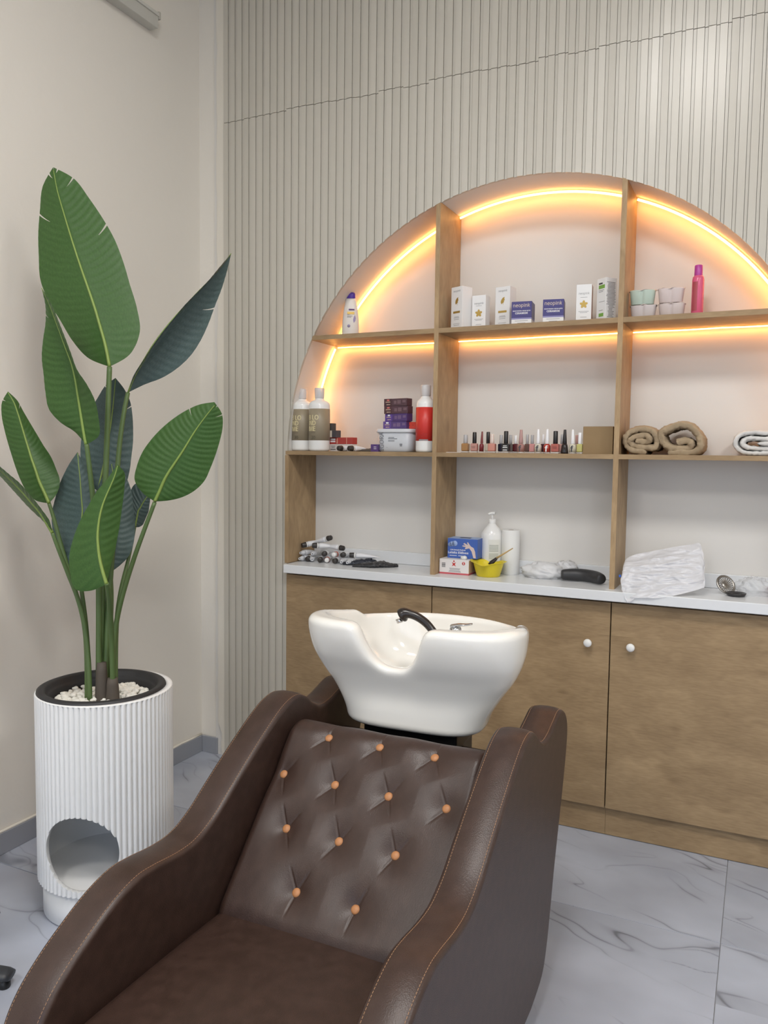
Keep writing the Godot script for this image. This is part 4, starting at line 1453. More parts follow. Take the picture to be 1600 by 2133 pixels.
# ---------------------------------------------------------------- middle shelf
func litre_bottle(label: String, pos: Vector3, label_col: Color, red := false) -> Node3D:
	var t := thing("developer_bottle", label, "bottle", pos)
	var r := 0.0445 if not red else 0.0375
	part("bottle_body", lathe([[0.0001, 0.0], [r - 0.006, 0.0], [r - 0.001, 0.004], [r, 0.010], [r, 0.190], [r - 0.003, 0.200], [r - 0.012, 0.208], [0.021, 0.213], [0.018, 0.217], [0.018, 0.222], [0.0001, 0.222]], 40), M.gloss_white, t)
	part("label_wrap", lathe([[r - 0.001, 0.044], [r + 0.0006, 0.0445], [r + 0.0006, 0.1755], [r - 0.001, 0.176]], 40), mat(label_col, 0.38), t)
	var cap := mat(Color(0.86, 0.85, 0.85, 0.82), 0.2)
	cap.transparency = BaseMaterial3D.TRANSPARENCY_ALPHA
	part("cap", lathe([[0.0001, 0.0], [0.0185, 0.0], [0.0195, 0.003], [0.0205, 0.040], [0.019, 0.043], [0.0001, 0.0435]], 28), cap, t, Vector3(0, 0.220, 0))
	part("nozzle", lathe([[0.0001, 0.0], [0.012, 0.0], [0.012, 0.014], [0.007, 0.018], [0.006, 0.032], [0.0001, 0.033]], 20), M.white, t, Vector3(0, 0.220, 0))
	return t

func wrap_letter(s: String, h: float, m: Material, t: Node, r: float, ang: float, y: float) -> void:
	letters(s, h, m, t, Vector3(sin(ang) * r, y, cos(ang) * r), Vector3(0, ang, 0), "Droid Sans", 700)

func shelf_middle() -> void:
	var y := S2
	var taupe := rgb(150, 138, 116)
	var cream := mat(rgb(214, 202, 160), 0.4)
	for k in 2:
		var t := litre_bottle(["white litre bottle with a taupe label marked 30 against the arch edge", "white litre bottle with a taupe label marked 20"][k], Vector3([-1.789, -1.696][k], y, [-0.068, -0.052][k]), taupe)
		for q in [["B", -0.62, 0.145], ["L", -0.20, 0.145], ["O", 0.14, 0.145], ["N", -0.50, 0.122], ["D", -0.12, 0.122], ["M", -0.48, 0.098], ["E", -0.10, 0.098]]:
			wrap_letter(q[0], 0.020, cream, t, 0.0453, q[1] + 0.12, q[2] - 0.006)
		for q in [[["3", "2"][k], -0.15], ["0", 0.06]]:
			wrap_letter(q[0], 0.013, mat(rgb(96, 88, 72), 0.5), t, 0.0453, q[1], 0.056)
		for q in [0.084, 0.079, 0.074]:
			part("small_print", arc_sheet(0.0453, q, q + 0.0016, -PI / 2 - 0.35, -PI / 2 + 0.15, 8), mat(rgb(112, 102, 84), 0.5), t)
	var rb := litre_bottle("white litre bottle with a plain red label next to the grey tub", Vector3(-1.214, y, -0.052), rgb(206, 54, 46), true)
	part("grey_tab", arc_sheet(0.0383, 0.045, 0.050, -PI / 2 - 0.3, -PI / 2 + 0.7, 10), M.text_grey, rb)
	part("small_print", join([[arc_sheet(0.0384, 0.066, 0.0675, -PI / 2 - 0.1, -PI / 2 + 0.6, 8), Transform3D()], [arc_sheet(0.0384, 0.071, 0.0725, -PI / 2 + 0.1, -PI / 2 + 0.6, 8), Transform3D()], [arc_sheet(0.0384, 0.061, 0.0625, -PI / 2 + 0.2, -PI / 2 + 0.6, 8), Transform3D()]]), mat(rgb(168, 40, 36), 0.5), rb)
	# colour cartons near the bottles
	var o := carton("dye_carton", "white hair colour carton lying under the red one", -1.602, y, -0.075, Vector3(0.126, 0.030, 0.032), mat(rgb(214, 208, 204), 0.5), -0.22)
	print_rows([[-0.042, 0.006, 0.022, 0.0018], [-0.042, 0.0, 0.018, 0.0018], [-0.042, -0.008, 0.028, 0.003]], M.text_dark, o, Vector3(0, 0.016, 0.0163))
	o = carton("dye_carton", "red hair colour carton lying on the white one", -1.602, y + 0.030, -0.075, Vector3(0.126, 0.028, 0.032), mat(rgb(176, 66, 60), 0.45), -0.22)
	part("white_patch", join([[rbox(Vector3(0.028, 0.008, 0.0006), 0.0002, false), at(0, 0.006, 0)], [rbox(Vector3(0.028, 0.006, 0.0006), 0.0002, false), at(0, -0.003, 0)]]), M.text_white, o, Vector3(-0.044, 0.014, 0.0162))
	part("pale_stripe", join([[rbox(Vector3(0.006, 0.024, 0.0006), 0.0002, false), at(-0.02, 0, 0)], [rbox(Vector3(0.003, 0.026, 0.0006), 0.0002, false), at(0.032, 0, 0)]]), mat(rgb(214, 160, 140), 0.5), o, Vector3(0, 0.014, 0.0162))
	o = carton("small_carton", "pale little carton with a charcoal end on the red carton", -1.645, y + 0.058, -0.072, Vector3(0.050, 0.029, 0.03), mat(rgb(226, 212, 194), 0.5), -0.2)
	part("charcoal_end", rbox(Vector3(0.024, 0.0294, 0.0306), 0.001), mat(rgb(78, 74, 78), 0.5), o, Vector3(0.0135, -0.0001, 0))
	single("small_carton", rbox(Vector3(0.040, 0.030, 0.03), 0.001), mat(rgb(74, 70, 68), 0.5), "dark grey little carton at the very top of the carton heap", "box", Vector3(-1.665, y + 0.0875, -0.09), Vector3(0, -0.2, 0))
	# two capped tubes lying before the cartons
	for k in 2:
		dye_tube(Vector3([-1.588, -1.540][k], y + 0.0125, -0.022), Vector3([0.25, 0.45][k], 0.0, -1.0), "black", ["black-capped colour tube lying before the white carton", "black-capped colour tube lying free beside the white carton"][k], "", 0.085)
	# dark folder flat on the shelf, small purple carton
	o = thing("flat_pouch", "dark grey flat pouch lying on the shelf behind the tub", "pouch", Vector3(-1.47, y, -0.115))
	part("pouch", rbox(Vector3(0.13, 0.010, 0.09), 0.004), mat(rgb(92, 84, 78), 0.6), o)
	single("tint_comb", join([[rbox(Vector3(0.045, 0.003, 0.012), 0.001), at(0.025, 0, 0)], [rbox(Vector3(0.06, 0.002, 0.003), 0.0008), at(-0.025, 0, 0.003)]]), M.black, "thin black tint comb lying on the dark pouch", "comb", Vector3(-1.49, y + 0.0102, -0.11), Vector3(0, 0.06, 0))
	o = carton("dye_carton", "small purple carton tucked beside the grey tub on the shelf", -1.435, y, -0.048, Vector3(0.034, 0.030, 0.05), mat(rgb(86, 62, 120), 0.45))
	print_rows([[0, 0.003, 0.012, 0.002], [0, -0.004, 0.012, 0.002]], M.text_white, o, Vector3(0.003, 0.016, 0.0252))
	# grey tub with lid
	var tb := thing("powder_tub", "pale grey plastic tub with a lid under the stacked dye cartons", "tub", Vector3(-1.354, y, -0.115))
	var gm := mat(rgb(198, 202, 208), 0.35)
	var pts := []
	var prof := [[0.0, 0.0], [0.068, 0.0], [0.073, 0.004], [0.0755, 0.012], [0.0815, 0.078], [0.0, 0.078]]
	for q in prof:
		for i in 64:
			pts.append(squircle(TAU * i / 64.0, q[0], 0.78, 4.5, q[1]))
	part("tub_wall", grid_mesh(pts, 64, prof.size(), true), gm, tb)
	pts = []
	for q in [[0.0, 0.078], [0.0855, 0.078], [0.0865, 0.080], [0.0865, 0.089], [0.084, 0.0925], [0.0, 0.0935]]:
		for i in 64:
			pts.append(squircle(TAU * i / 64.0, q[0], 0.79, 4.5, q[1]))
	part("lid", grid_mesh(pts, 64, 6, true), mat(rgb(210, 213, 218), 0.35), tb)
	letters("IGORA", 0.018, mat(rgb(120, 124, 132), 0.5), tb, Vector3(-0.051, 0.042, 0.0612), Vector3(0.07, 0, PI / 2))
	print_rows([[-0.008, 0.058, 0.026, 0.0022], [-0.002, 0.053, 0.040, 0.0022], [-0.008, 0.046, 0.028, 0.0014], [-0.008, 0.043, 0.028, 0.0014], [0.034, 0.031, 0.012, 0.004], [0.034, 0.025, 0.010, 0.004], [-0.028, 0.018, 0.006, 0.001]], mat(rgb(112, 116, 124), 0.5), tb, Vector3(0, 0, 0.0584), Vector3(0.071, 0, 0))
	# stacked dye cartons on the lid
	var ty := y + 0.0938
	var cols := [rgb(86, 66, 122), rgb(84, 62, 118), rgb(88, 62, 72), rgb(86, 62, 70)]
	var names := ["purple dye carton resting on the tub lid, lowest of the stack", "purple dye carton second from the tub lid", "plum brown dye carton second from the top of the stack", "plum brown dye carton topmost of the stack on the tub"]
	for k in 4:
		o = carton("dye_carton", names[k], -1.356 + [0.0, 0.006, 0.004, 0.002][k], ty + 0.0305 * k, -0.078, Vector3(0.118, 0.030, 0.036), mat(cols[k], 0.45), [-0.22, -0.30, -0.20, -0.26][k])
		part("end_flap", rbox(Vector3(0.040, 0.0302, 0.0004), 0.0001), mat([rgb(98, 74, 146), rgb(96, 70, 150), rgb(84, 56, 62), rgb(82, 56, 62)][k], 0.4), o, Vector3(-0.0385, -0.0001, 0.0182))
		part("badge", rbox(Vector3(0.013, 0.006, 0.0005), 0.0002, false), [M.text_white, M.text_white, mat(rgb(214, 120, 112), 0.5), mat(rgb(214, 120, 112), 0.5)][k], o, Vector3(-0.037, 0.024, 0.0187))
		print_rows([[-0.038, 0.0, 0.024, 0.003], [-0.040, -0.010, 0.010, 0.003], [-0.030, -0.010, 0.008, 0.0025]], mat(rgb(206, 182, 158), 0.5), o, Vector3(0, 0.0165, 0.0187))
		print_rows([[0.0, 0.0, 0.014, 0.013], [0.020, 0.001, 0.018, 0.015], [0.046, 0.003, 0.016, 0.010]], mat(cols[k].lerp(Color(0.7, 0.6, 0.62), 0.35), 0.5), o, Vector3(0, 0.015, 0.0182))
	o = carton("dye_carton", "bright red little carton on the tub lid beside the stack", -1.289, ty, -0.085, Vector3(0.044, 0.027, 0.04), mat(rgb(204, 62, 44), 0.45), 0.05)
	print_rows([[-0.008, 0, 0.004, 0.003], [0.006, 0, 0.004, 0.003]], mat(rgb(140, 40, 34), 0.5), o, Vector3(0, 0.014, 0.0202))
	# plain brown carton
	o = carton("brown_carton", "plain brown cardboard box beside the nail polish against the divider", -0.5445, y, -0.055, Vector3(0.106, 0.098, 0.11), mat(rgb(146, 122, 88), 0.8))
	part("flap", rbox(Vector3(0.1055, 0.0012, 0.108), 0.0004), mat(rgb(152, 128, 94), 0.8), o, Vector3(0, 0.0982, 0))

func squircle(a: float, r: float, oval: float, n: float, y: float) -> Vector3:
	var c := cos(a)
	var s := sin(a)
	var k := pow(pow(absf(c), n) + pow(absf(s), n), -1.0 / n)
	return Vector3(c * k * r, y, s * k * r * oval)

# ---------------------------------------------------------------- nail polish
func polish(label: String, x: float, z: float, w: float, top: float, body: Color, cap: Color, style: String, mark := "", lean := 0.0) -> void:
	var t := thing("nail_polish", label, "nail polish", Vector3(x, S2 + 0.0002, z), "nail polish bottles on the middle shelf")
	t.rotation.z = lean
	var h := top - S2
	var bh := 0.036
	var bm := mat(body, 0.12)
	var cm := mat(cap, 0.35)
	var base := glass(Color(0.92, 0.90, 0.88), 0.35, 0.1)
	if style.begins_with("square"):
		part("glass_base", rbox(Vector3(w, 0.006, w * 0.85), 0.002), base, t)
		part("bottle", rbox(Vector3(w * 0.98, bh - 0.0062, w * 0.84), 0.004, true, true), bm, t, Vector3(0, 0.0061, 0))
	elif style.begins_with("cone"):
		part("bottle", lathe([[0.0001, 0.0], [w * 0.5, 0.0], [w * 0.5, 0.006], [w * 0.40, bh * 0.8], [w * 0.32, bh], [0.0001, bh]], 24), bm, t)
	else:
		part("glass_base", lathe([[0.0001, 0.0], [w * 0.48, 0.0], [w * 0.5, 0.002], [w * 0.5, 0.005], [0.0001, 0.005]], 24), base, t)
		part("bottle", lathe([[0.0001, 0.0], [w * 0.5, 0.0], [w * 0.5, bh * 0.62], [w * 0.42, bh * 0.76], [w * 0.26, bh * 0.84], [0.0001, bh * 0.84]], 24), bm, t, Vector3(0, 0.0051, 0))
	var ch := h - bh
	var r0 := w * 0.30
	var r1 := r0 * (0.94 if style.ends_with("straight") else 0.58)
	part("cap", lathe([[0.0001, 0.0], [r0 * 0.9, 0.0], [r0, 0.001], [lerpf(r0, r1, 0.35), ch * 0.35], [r1, ch - 0.0015], [r1 * 0.8, ch], [0.0001, ch]], 20), cm, t, Vector3(0, bh - 0.0002, 0))
	if mark == "f":
		letters("f", 0.021, M.text_white if body.r > 0.5 and body.g < 0.35 else M.text_dark, t, Vector3(-0.001, 0.017, w * 0.5 + 0.0004), Vector3.ZERO, "Droid Sans", 700)
	elif mark == "dots":
		var l := []
		for j in 6:
			for i in 3:
				var a := (i - 1) * 0.75
				l.append([rbox(Vector3(0.0022, 0.0024, 0.0006), 0.0002, false), Transform3D(Basis(Vector3.UP, a), Vector3(sin(a) * r0, 0.004 + j * (ch - 0.008) / 5.0, cos(a) * r0))])
		part("cap_dots", join(l), mat(rgb(196, 120, 112), 0.5), t, Vector3(0, bh, 0))
	elif mark == "rows":
		print_rows([[0, 0.006, w * 0.5, 0.0022], [0, 0.0, w * 0.62, 0.0028], [0, -0.008, w * 0.55, 0.0014], [0, -0.012, w * 0.6, 0.0014]], M.text_white, t, Vector3(0, 0.021, w * 0.42 + 0.0006))
	elif mark == "lines":
		print_rows([[0, 0.004, w * 0.6, 0.0016], [0, -0.001, w * 0.5, 0.0016]], mat(body.darkened(0.3), 0.4), t, Vector3(0, 0.02, w * 0.42 + 0.0006))

func polishes() -> void:
	var silver := rgb(176, 176, 178)
	var white := rgb(236, 236, 238)
	var black := rgb(34, 32, 34)
	var f := -0.052
	var b := -0.098
	var bx := 2.978 / 2.932
	polish("gold nail polish with a silver cap at the divider end of the row", -1.052, f - 0.02, 0.029, 1.451, rgb(164, 122, 74), silver, "square_straight")
	polish("dusty rose nail polish with a straight black cap, second in the row", -1.009, f, 0.027, 1.460, rgb(184, 136, 126), black, "square_straight", "lines")
	polish("maroon nail polish with a matching slanted maroon cap", -0.985, f - 0.012, 0.018, 1.463, rgb(122, 50, 56), rgb(126, 58, 58), "round_taper", "", -0.03)
	polish("cream nail polish with a black cap between maroon and pink", -0.965, f - 0.032, 0.024, 1.462, rgb(206, 196, 176), black, "square_straight")
	polish("pink nail polish with a dotted white cap", -0.9385, f, 0.029, 1.453, rgb(198, 136, 122), rgb(226, 218, 208), "square_straight", "dots")
	polish("navy nail polish with a grey cap behind the black bottle", -0.903 * bx, b, 0.022, 1.451, rgb(40, 44, 58), silver, "square_straight")
	polish("black nail polish with white print and a black cap", -0.884, f, 0.029, 1.464, rgb(44, 42, 42), black, "square_straight", "rows")
	polish("smoky grey nail polish with a grey cap behind the black bottle", -0.866 * bx, b, 0.021, 1.451, rgb(120, 112, 108), silver, "square_straight")
	polish("dark maroon nail polish with a white cap peeping from behind", -0.846 * bx, b, 0.020, 1.449, rgb(92, 34, 40), white, "square_straight")
	polish("mauve nail polish marked f with a tapered mauve cap", -0.8265, f, 0.028, 1.469, rgb(164, 122, 116), rgb(180, 142, 138), "round_taper", "f")
	polish("brown nail polish with a grey cap next to the mauve one", -0.802 * bx, b, 0.019, 1.453, rgb(118, 92, 84), silver, "square_straight")
	polish("pale pink nail polish with a grey cap", -0.780 * bx, b + 0.012, 0.021, 1.451, rgb(214, 152, 150), silver, "square_straight")
	polish("cream nail polish marked f with a tapered white cap before the pale pink one", -0.761, f, 0.026, 1.471, rgb(206, 200, 186), white, "round_taper", "f")
	polish("plum nail polish with a white cap half hidden by the brick red one", -0.742 * bx, b, 0.020, 1.453, rgb(84, 46, 56), white, "square_straight")
	polish("brick red nail polish marked f with a white cap", -0.727, f, 0.026, 1.471, rgb(172, 60, 48), white, "round_taper", "f")
	polish("terracotta nail polish with a straight black cap", -0.6965, f, 0.029, 1.464, rgb(172, 96, 86), black, "square_straight", "lines")
	polish("light pink nail polish with a grey cap behind the terracotta one", -0.672 * bx, b, 0.020, 1.453, rgb(212, 168, 160), silver, "square_straight")
	polish("all-black cone-shaped nail polish", -0.6625, f, 0.0275, 1.469, rgb(40, 34, 34), black, "cone_taper")
	polish("milky nail polish marked f with a tapered white cap beside the black cone", -0.6335, f, 0.026, 1.469, rgb(206, 202, 184), white, "round_taper", "f")
	polish("clear nail polish with a red-dotted cap tucked behind", -0.618 * bx, b, 0.020, 1.451, rgb(206, 186, 182), rgb(216, 186, 180), "square_straight", "dots")
	polish("yellow-green nail oil with a white cap by the brown box", -0.6085, f - 0.004, 0.021, 1.458, rgb(186, 182, 112), white, "square_straight")
	# a scrap of paper under the first bottles
	single("paper_scrap", rbox(Vector3(0.055, 0.0015, 0.03), 0.0005), M.white, "white scrap of paper lying in front of the gold nail polish", "paper", Vector3(-1.085, S2, -0.03), Vector3(0, 0.2, 0))

# ---------------------------------------------------------------- towels
func towel_roll(label: String, pos: Vector3, path: Array, thick: float, half: float, m: Material) -> void:
	var t := thing("rolled_towel", label, "towel", pos)
	var line := catmull(path, 190)
	var n := line.size()
	var p := []
	var ns := noise(55.0, 3, 3)
	var k := 22
	for i in n:
		var d: Vector2 = (line[mini(i + 1, n - 1)] - line[maxi(i - 1, 0)]).normalized()
		var nn := Vector2(-d.y, d.x)
		var e := minf(float(i), float(n - 1 - i))
		var endr := clampf(sqrt(clampf(e / 3.0, 0.0, 1.0)), 0.05, 1.0)
		for j in k:
			var a := TAU * j / k
			var ca := cos(a)
			var sa := sin(a)
			var cs := signf(ca) * pow(absf(ca), 0.55)
			var ss := signf(sa) * pow(absf(sa), 0.35)
			var q: Vector2 = line[i] + nn * cs * thick * 0.5 * endr
			var v := Vector3(q.x, q.y, ss * half + 0.004 * sin(i * 0.21))
			v += Vector3(nn.x * cs, nn.y * cs, 0.6 * ss) * 0.0055 * ns.get_noise_3dv(v)
			p.append(v)
	part("towelling", grid_mesh(p, k, n, true), m, t)

func towels() -> void:
	var tan := mat(rgb(178, 158, 130), 0.95, 0.0, 0.2)
	tan.normal_enabled = true
	tan.normal_texture = noise_tex(0.22, 91, 256, 3, true, 8.0)
	tan.normal_scale = 1.0
	tri(tan, Vector3(9, 9, 9))
	tan.rim_enabled = true
	tan.rim = 0.4
	tan.rim_tint = 0.6
	var wt: StandardMaterial3D = tan.duplicate()
	wt.albedo_color = rgb(232, 230, 226)
	var v := func(a: Array) -> Array:
		var o := []
		for q in a:
			o.append(Vector2(q[0], q[1]))
		return o
	# first roll: outer end lies on the shelf to the right, winds clockwise to the middle (millimetres read from the photo)
	var r1: Array = v.call([[0.020, 0.008], [-0.012, 0.011], [-0.040, 0.021], [-0.053, 0.046], [-0.046, 0.070], [-0.020, 0.086], [0.015, 0.088], [0.042, 0.075], [0.054, 0.050], [0.046, 0.026], [0.020, 0.024], [-0.012, 0.028], [-0.036, 0.040], [-0.032, 0.055], [-0.010, 0.064], [0.018, 0.067], [0.027, 0.056], [0.018, 0.044], [-0.008, 0.046], [-0.018, 0.049]])
	towel_roll("tan rolled towel touching the divider, tightly wound", Vector3(-0.392, S2 + 0.0005, -0.115), r1, 0.0245, 0.085, tan)
	var r2: Array = v.call([[-0.040, 0.007], [0.000, 0.008], [0.040, 0.010], [0.064, 0.024], [0.062, 0.056], [0.048, 0.078], [0.028, 0.098], [-0.004, 0.103], [-0.040, 0.090], [-0.064, 0.072], [-0.056, 0.044], [-0.036, 0.026], [-0.006, 0.021], [0.026, 0.023], [0.034, 0.036], [0.024, 0.046], [0.004, 0.046], [-0.012, 0.040]])
	towel_roll("bigger tan rolled towel with a gaping peaked fold", Vector3(-0.262, S2 + 0.0005, -0.110), r2, 0.0265, 0.085, tan)
	var r3: Array = v.call([[0.080, 0.007], [0.020, 0.0075], [-0.050, 0.008], [-0.082, 0.018], [-0.096, 0.042], [-0.086, 0.066], [-0.052, 0.076], [-0.005, 0.074], [0.05, 0.075], [0.092, 0.070], [0.104, 0.046], [0.092, 0.026], [0.03, 0.024], [-0.04, 0.024], [-0.072, 0.034], [-0.070, 0.050], [-0.045, 0.058], [0.0, 0.055], [0.05, 0.056], [0.070, 0.047], [0.05, 0.040], [-0.03, 0.040]])
	towel_roll("white flat-rolled towel alone on the shelf", Vector3(0.006, S2 + 0.0005, -0.110), r3, 0.0170, 0.085, wt)

# ---------------------------------------------------------------- counter
func counter_things() -> void:
	var y := TOP
	# glove boxes
	var wm := mat(rgb(226, 222, 220), 0.5)
	var a := carton("glove_box", "white and pink glove box under the blue one", -1.081, y, -0.045, Vector3(0.122, 0.060, 0.115), wm)
	part("pink_band", rbox(Vector3(0.1226, 0.007, 0.1156), 0.0008), mat(rgb(196, 84, 92), 0.5), a, Vector3(0, 0.0008, 0))
	part("pink_end", rbox(Vector3(0.0008, 0.050, 0.113), 0.0003), mat(rgb(206, 176, 150), 0.5), a, Vector3(0.0611, 0.008, 0))
	part("red_figure", star_mesh(0.012, 4, 0.32), M.red, a, Vector3(0.0, 0.041, 0.0576), Vector3(0, 0, PI / 4))
	part("red_figure", lathe([[0.0001, 0], [0.003, 0], [0.003, 0.0006], [0.0001, 0.0006]], 14), M.red, a, Vector3(0.0, 0.053, 0.0576), Vector3(PI / 2, 0, 0))
	part("red_disc", lathe([[0.0001, 0], [0.0065, 0], [0.0065, 0.0006], [0.0001, 0.0006]], 20), M.red, a, Vector3(0.040, 0.046, 0.0576), Vector3(PI / 2, 0, 0))
	letters("S", 0.008, M.text_white, a, Vector3(0.040, 0.046, 0.0586), Vector3.ZERO, "Droid Sans", 700)
	var bars := []
	for k in 7:
		bars.append([0, 0.016 - k * 0.0027, 0.015, [0.0018, 0.001, 0.0014, 0.002, 0.001, 0.0016, 0.001][k]])
	print_rows(bars, M.text_dark, a, Vector3(-0.043, 0.028, 0.0577))
	print_rows([[0.004, 0.0235, 0.045, 0.0022], [0.004, 0.0195, 0.040, 0.0022], [0.004, 0.0145, 0.046, 0.0022], [0.004, 0.0105, 0.050, 0.0022]], M.text_grey, a, Vector3(0, 0.001, 0.0577))
	part("tissue_tuft", crumple(Vector3(0.022, 0.014, 0.016), 5, 0.45), M.white, a, Vector3(0.034, 0.066, 0.038))
	var blue := mat(rgb(64, 98, 176), 0.45)
	var b := carton("glove_box", "blue latex glove box with a hand picture on the white box", -1.062, y + 0.0605, -0.085, Vector3(0.124, 0.078, 0.075), blue, 0.02)
	letters("Lateks Eldiven", 0.0088, M.text_white, b, Vector3(-0.0175, 0.022, 0.0378), Vector3.ZERO, "Droid Sans", 700)
	letters("Çok Amaçlı Pudralı", 0.0050, M.text_white, b, Vector3(-0.0185, 0.033, 0.0378), Vector3.ZERO, "Droid Sans", 700)
	print_rows([[-0.038, 0.010, 0.03, 0.002], [-0.004, 0.010, 0.026, 0.002]], M.text_white, b, Vector3(0, 0, 0.0378))
	part("cloud_emblem", join([[lathe([[0.0001, 0], [0.010, 0], [0.010, 0.0006], [0.0001, 0.0006]], 20), Transform3D(Basis(Vector3.RIGHT, PI / 2), Vector3(-0.006, 0, 0))], [lathe([[0.0001, 0], [0.011, 0], [0.011, 0.0006], [0.0001, 0.0006]], 20), Transform3D(Basis(Vector3.RIGHT, PI / 2), Vector3(0.006, 0.002, 0))], [lathe([[0.0001, 0], [0.008, 0], [0.008, 0.0006], [0.0001, 0.0006]], 20), Transform3D(Basis(Vector3.RIGHT, PI / 2), Vector3(-0.014, -0.003, 0))]]), mat(rgb(150, 172, 214), 0.5), b, Vector3(-0.038, 0.056, 0.0376))
	var hand := PackedVector2Array([Vector2(0.056, 0.004), Vector2(0.052, 0.03), Vector2(0.046, 0.044), Vector2(0.034, 0.050), Vector2(0.022, 0.066), Vector2(0.019, 0.064), Vector2(0.022, 0.054), Vector2(0.008, 0.062), Vector2(0.003, 0.058), Vector2(0.014, 0.052), Vector2(0.000, 0.052), Vector2(0.0, 0.048), Vector2(0.014, 0.046), Vector2(0.010, 0.040), Vector2(0.014, 0.038), Vector2(0.028, 0.042), Vector2(0.038, 0.030), Vector2(0.046, 0.004)])
	part("hand_picture", extrude(hand, 0.0, 0.0006), mat(rgb(216, 196, 188), 0.5), b, Vector3(0, 0.0, 0.0376))
	part("pale_corner", rbox(Vector3(0.1242, 0.0006, 0.0752), 0.0002), mat(rgb(150, 172, 212), 0.5), b, Vector3(0, 0.0778, 0))
	part("tear_slot", rbox(Vector3(0.045, 0.0012, 0.022), 0.0005), mat(rgb(60, 50, 48), 0.8), b, Vector3(0.0, 0.0779, 0.0))
	# pump bottle
	var p := thing("pump_bottle", "big white pump bottle with a printed grey label behind the yellow bowl", "bottle", Vector3(-0.972, y, -0.180))
	part("bottle_body", lathe([[0.0001, 0.0], [0.040, 0.0], [0.0435, 0.004], [0.044, 0.01], [0.044, 0.150], [0.042, 0.160], [0.030, 0.178], [0.017, 0.192], [0.015, 0.197], [0.0001, 0.197]], 40), M.gloss_white, p)
	part("collar", lathe([[0.0001, 0.0], [0.0145, 0.0], [0.0150, 0.002], [0.0145, 0.018], [0.008, 0.020], [0.0001, 0.020]], 24), M.white, p, Vector3(0, 0.196, 0))
	part("stem", lathe([[0.0045, 0.0], [0.0045, 0.020], [0.0001, 0.020]], 14), glass(Color(0.9, 0.9, 0.9), 0.5), p, Vector3(0, 0.214, 0))
	part("pump_head", tube(catmull([Vector3(0.008, 0.0, 0), Vector3(0.0, 0.001, 0), Vector3(-0.010, 0.0, 0.003), Vector3(-0.018, -0.004, 0.005)], 12), func(t): return lerpf(0.0062, 0.0042, t), 12), M.white, p, Vector3(0.003, 0.237, 0))
	part("label", arc_sheet(0.0444, 0.03, 0.136, -PI / 2 + 0.0, -PI / 2 + 1.15, 20), mat(rgb(226, 226, 220), 0.5), p)
	var lines := []
	for k in 16:
		if k == 6 or k == 12:
			continue
		var yy := 0.112 - k * 0.0048
		lines.append([arc_sheet(0.0447, yy, yy + 0.0028, -PI / 2 + 0.10, -PI / 2 + 0.95, 10), Transform3D()])
	part("small_print", join(lines), mat(rgb(176, 180, 172), 0.5), p)
	# kitchen roll
	var r := thing("paper_roll", "white paper roll standing behind the tint brush", "paper roll", Vector3(-0.893, y, -0.178))
	part("paper", lathe([[0.012, 0.0], [0.034, 0.0], [0.0355, 0.002], [0.0355, 0.174], [0.034, 0.176], [0.012, 0.176], [0.012, 0.0]], 40), mat(rgb(230, 230, 228), 0.9), r)
	part("core", lathe([[0.0105, 0.001], [0.0119, 0.001], [0.0119, 0.1755], [0.0105, 0.1755], [0.0105, 0.001]], 24), mat(rgb(150, 128, 100), 0.9), r)
	# yellow tint bowl
	var w := thing("tint_bowl", "yellow plastic tint bowl on the counter", "bowl", Vector3(-0.952, y, -0.082))
	var ym := mat(rgb(228, 208, 40), 0.4)
	var prof := [[0.0001, 0.0], [0.042, 0.0], [0.045, 0.002], [0.0585, 0.050], [0.060, 0.053], [0.068, 0.0555], [0.0695, 0.057], [0.068, 0.058], [0.0575, 0.0555], [0.0555, 0.051], [0.043, 0.005], [0.0001, 0.004]]
	var pts := []
	for q in prof:
		for i in 56:
			var an := TAU * i / 56.0
			# pouring lips left and right of the rim
			var lip := pow(maxf(0.0, cos(an * 2.0)), 6.0) * smoothstep(0.055, 0.068, q[0])
			var dip: float = -0.010 * pow(maxf(0.0, -cos(an * 2.0)), 3.0) * smoothstep(0.045, 0.057, q[1])
			pts.append(Vector3(cos(an) * q[0] * (1.0 + 0.06 * lip), q[1] + 0.004 * lip + dip, sin(an) * q[0]))
	part("bowl_wall", grid_mesh(pts, 56, prof.size(), true), ym, w)
	var br := thing("tint_brush", "wooden-handled tint brush with dark bristles resting in the yellow bowl", "brush", Vector3(-0.921, y + 0.057, -0.067))
	part("handle", tube([Vector3(-0.002, 0.012, 0.0), Vector3(0.03, 0.034, -0.012), Vector3(0.062, 0.056, -0.026)], func(t): return lerpf(0.0042, 0.0018, t), 10), mat(rgb(188, 158, 104), 0.6), br)
	part("bristles", tube(catmull([Vector3(0.006, 0.016, 0.0), Vector3(-0.004, 0.006, 0.004), Vector3(-0.014, -0.002, 0.006), Vector3(-0.024, -0.006, 0.008)], 12), func(t): return lerpf(0.009, 0.0135, smoothstep(0.0, 0.5, t)) * (1.0 - 0.75 * smoothstep(0.6, 1.0, t)), 12, true, 0.6), mat(rgb(46, 40, 38), 0.7), br)
	# neck cushion, curved like a banana
	var nk := thing("neck_rest", "black rubber neck rest lying on the counter by the divider", "neck rest", Vector3(-0.590, y, -0.118))
	part("pad", tube(catmull([Vector3(-0.082, 0.024, 0.014), Vector3(-0.042, 0.0248, -0.002), Vector3(0.0, 0.0248, -0.004), Vector3(0.042, 0.024, 0.014), Vector3(0.074, 0.0225, 0.050)], 60), func(t): return 0.024 * pow(clampf(sin(PI * clampf(t, 0.006, 0.994)), 0.0, 1.0), 0.12), 20, true, 0.98), mat(rgb(48, 48, 50), 0.45), nk)
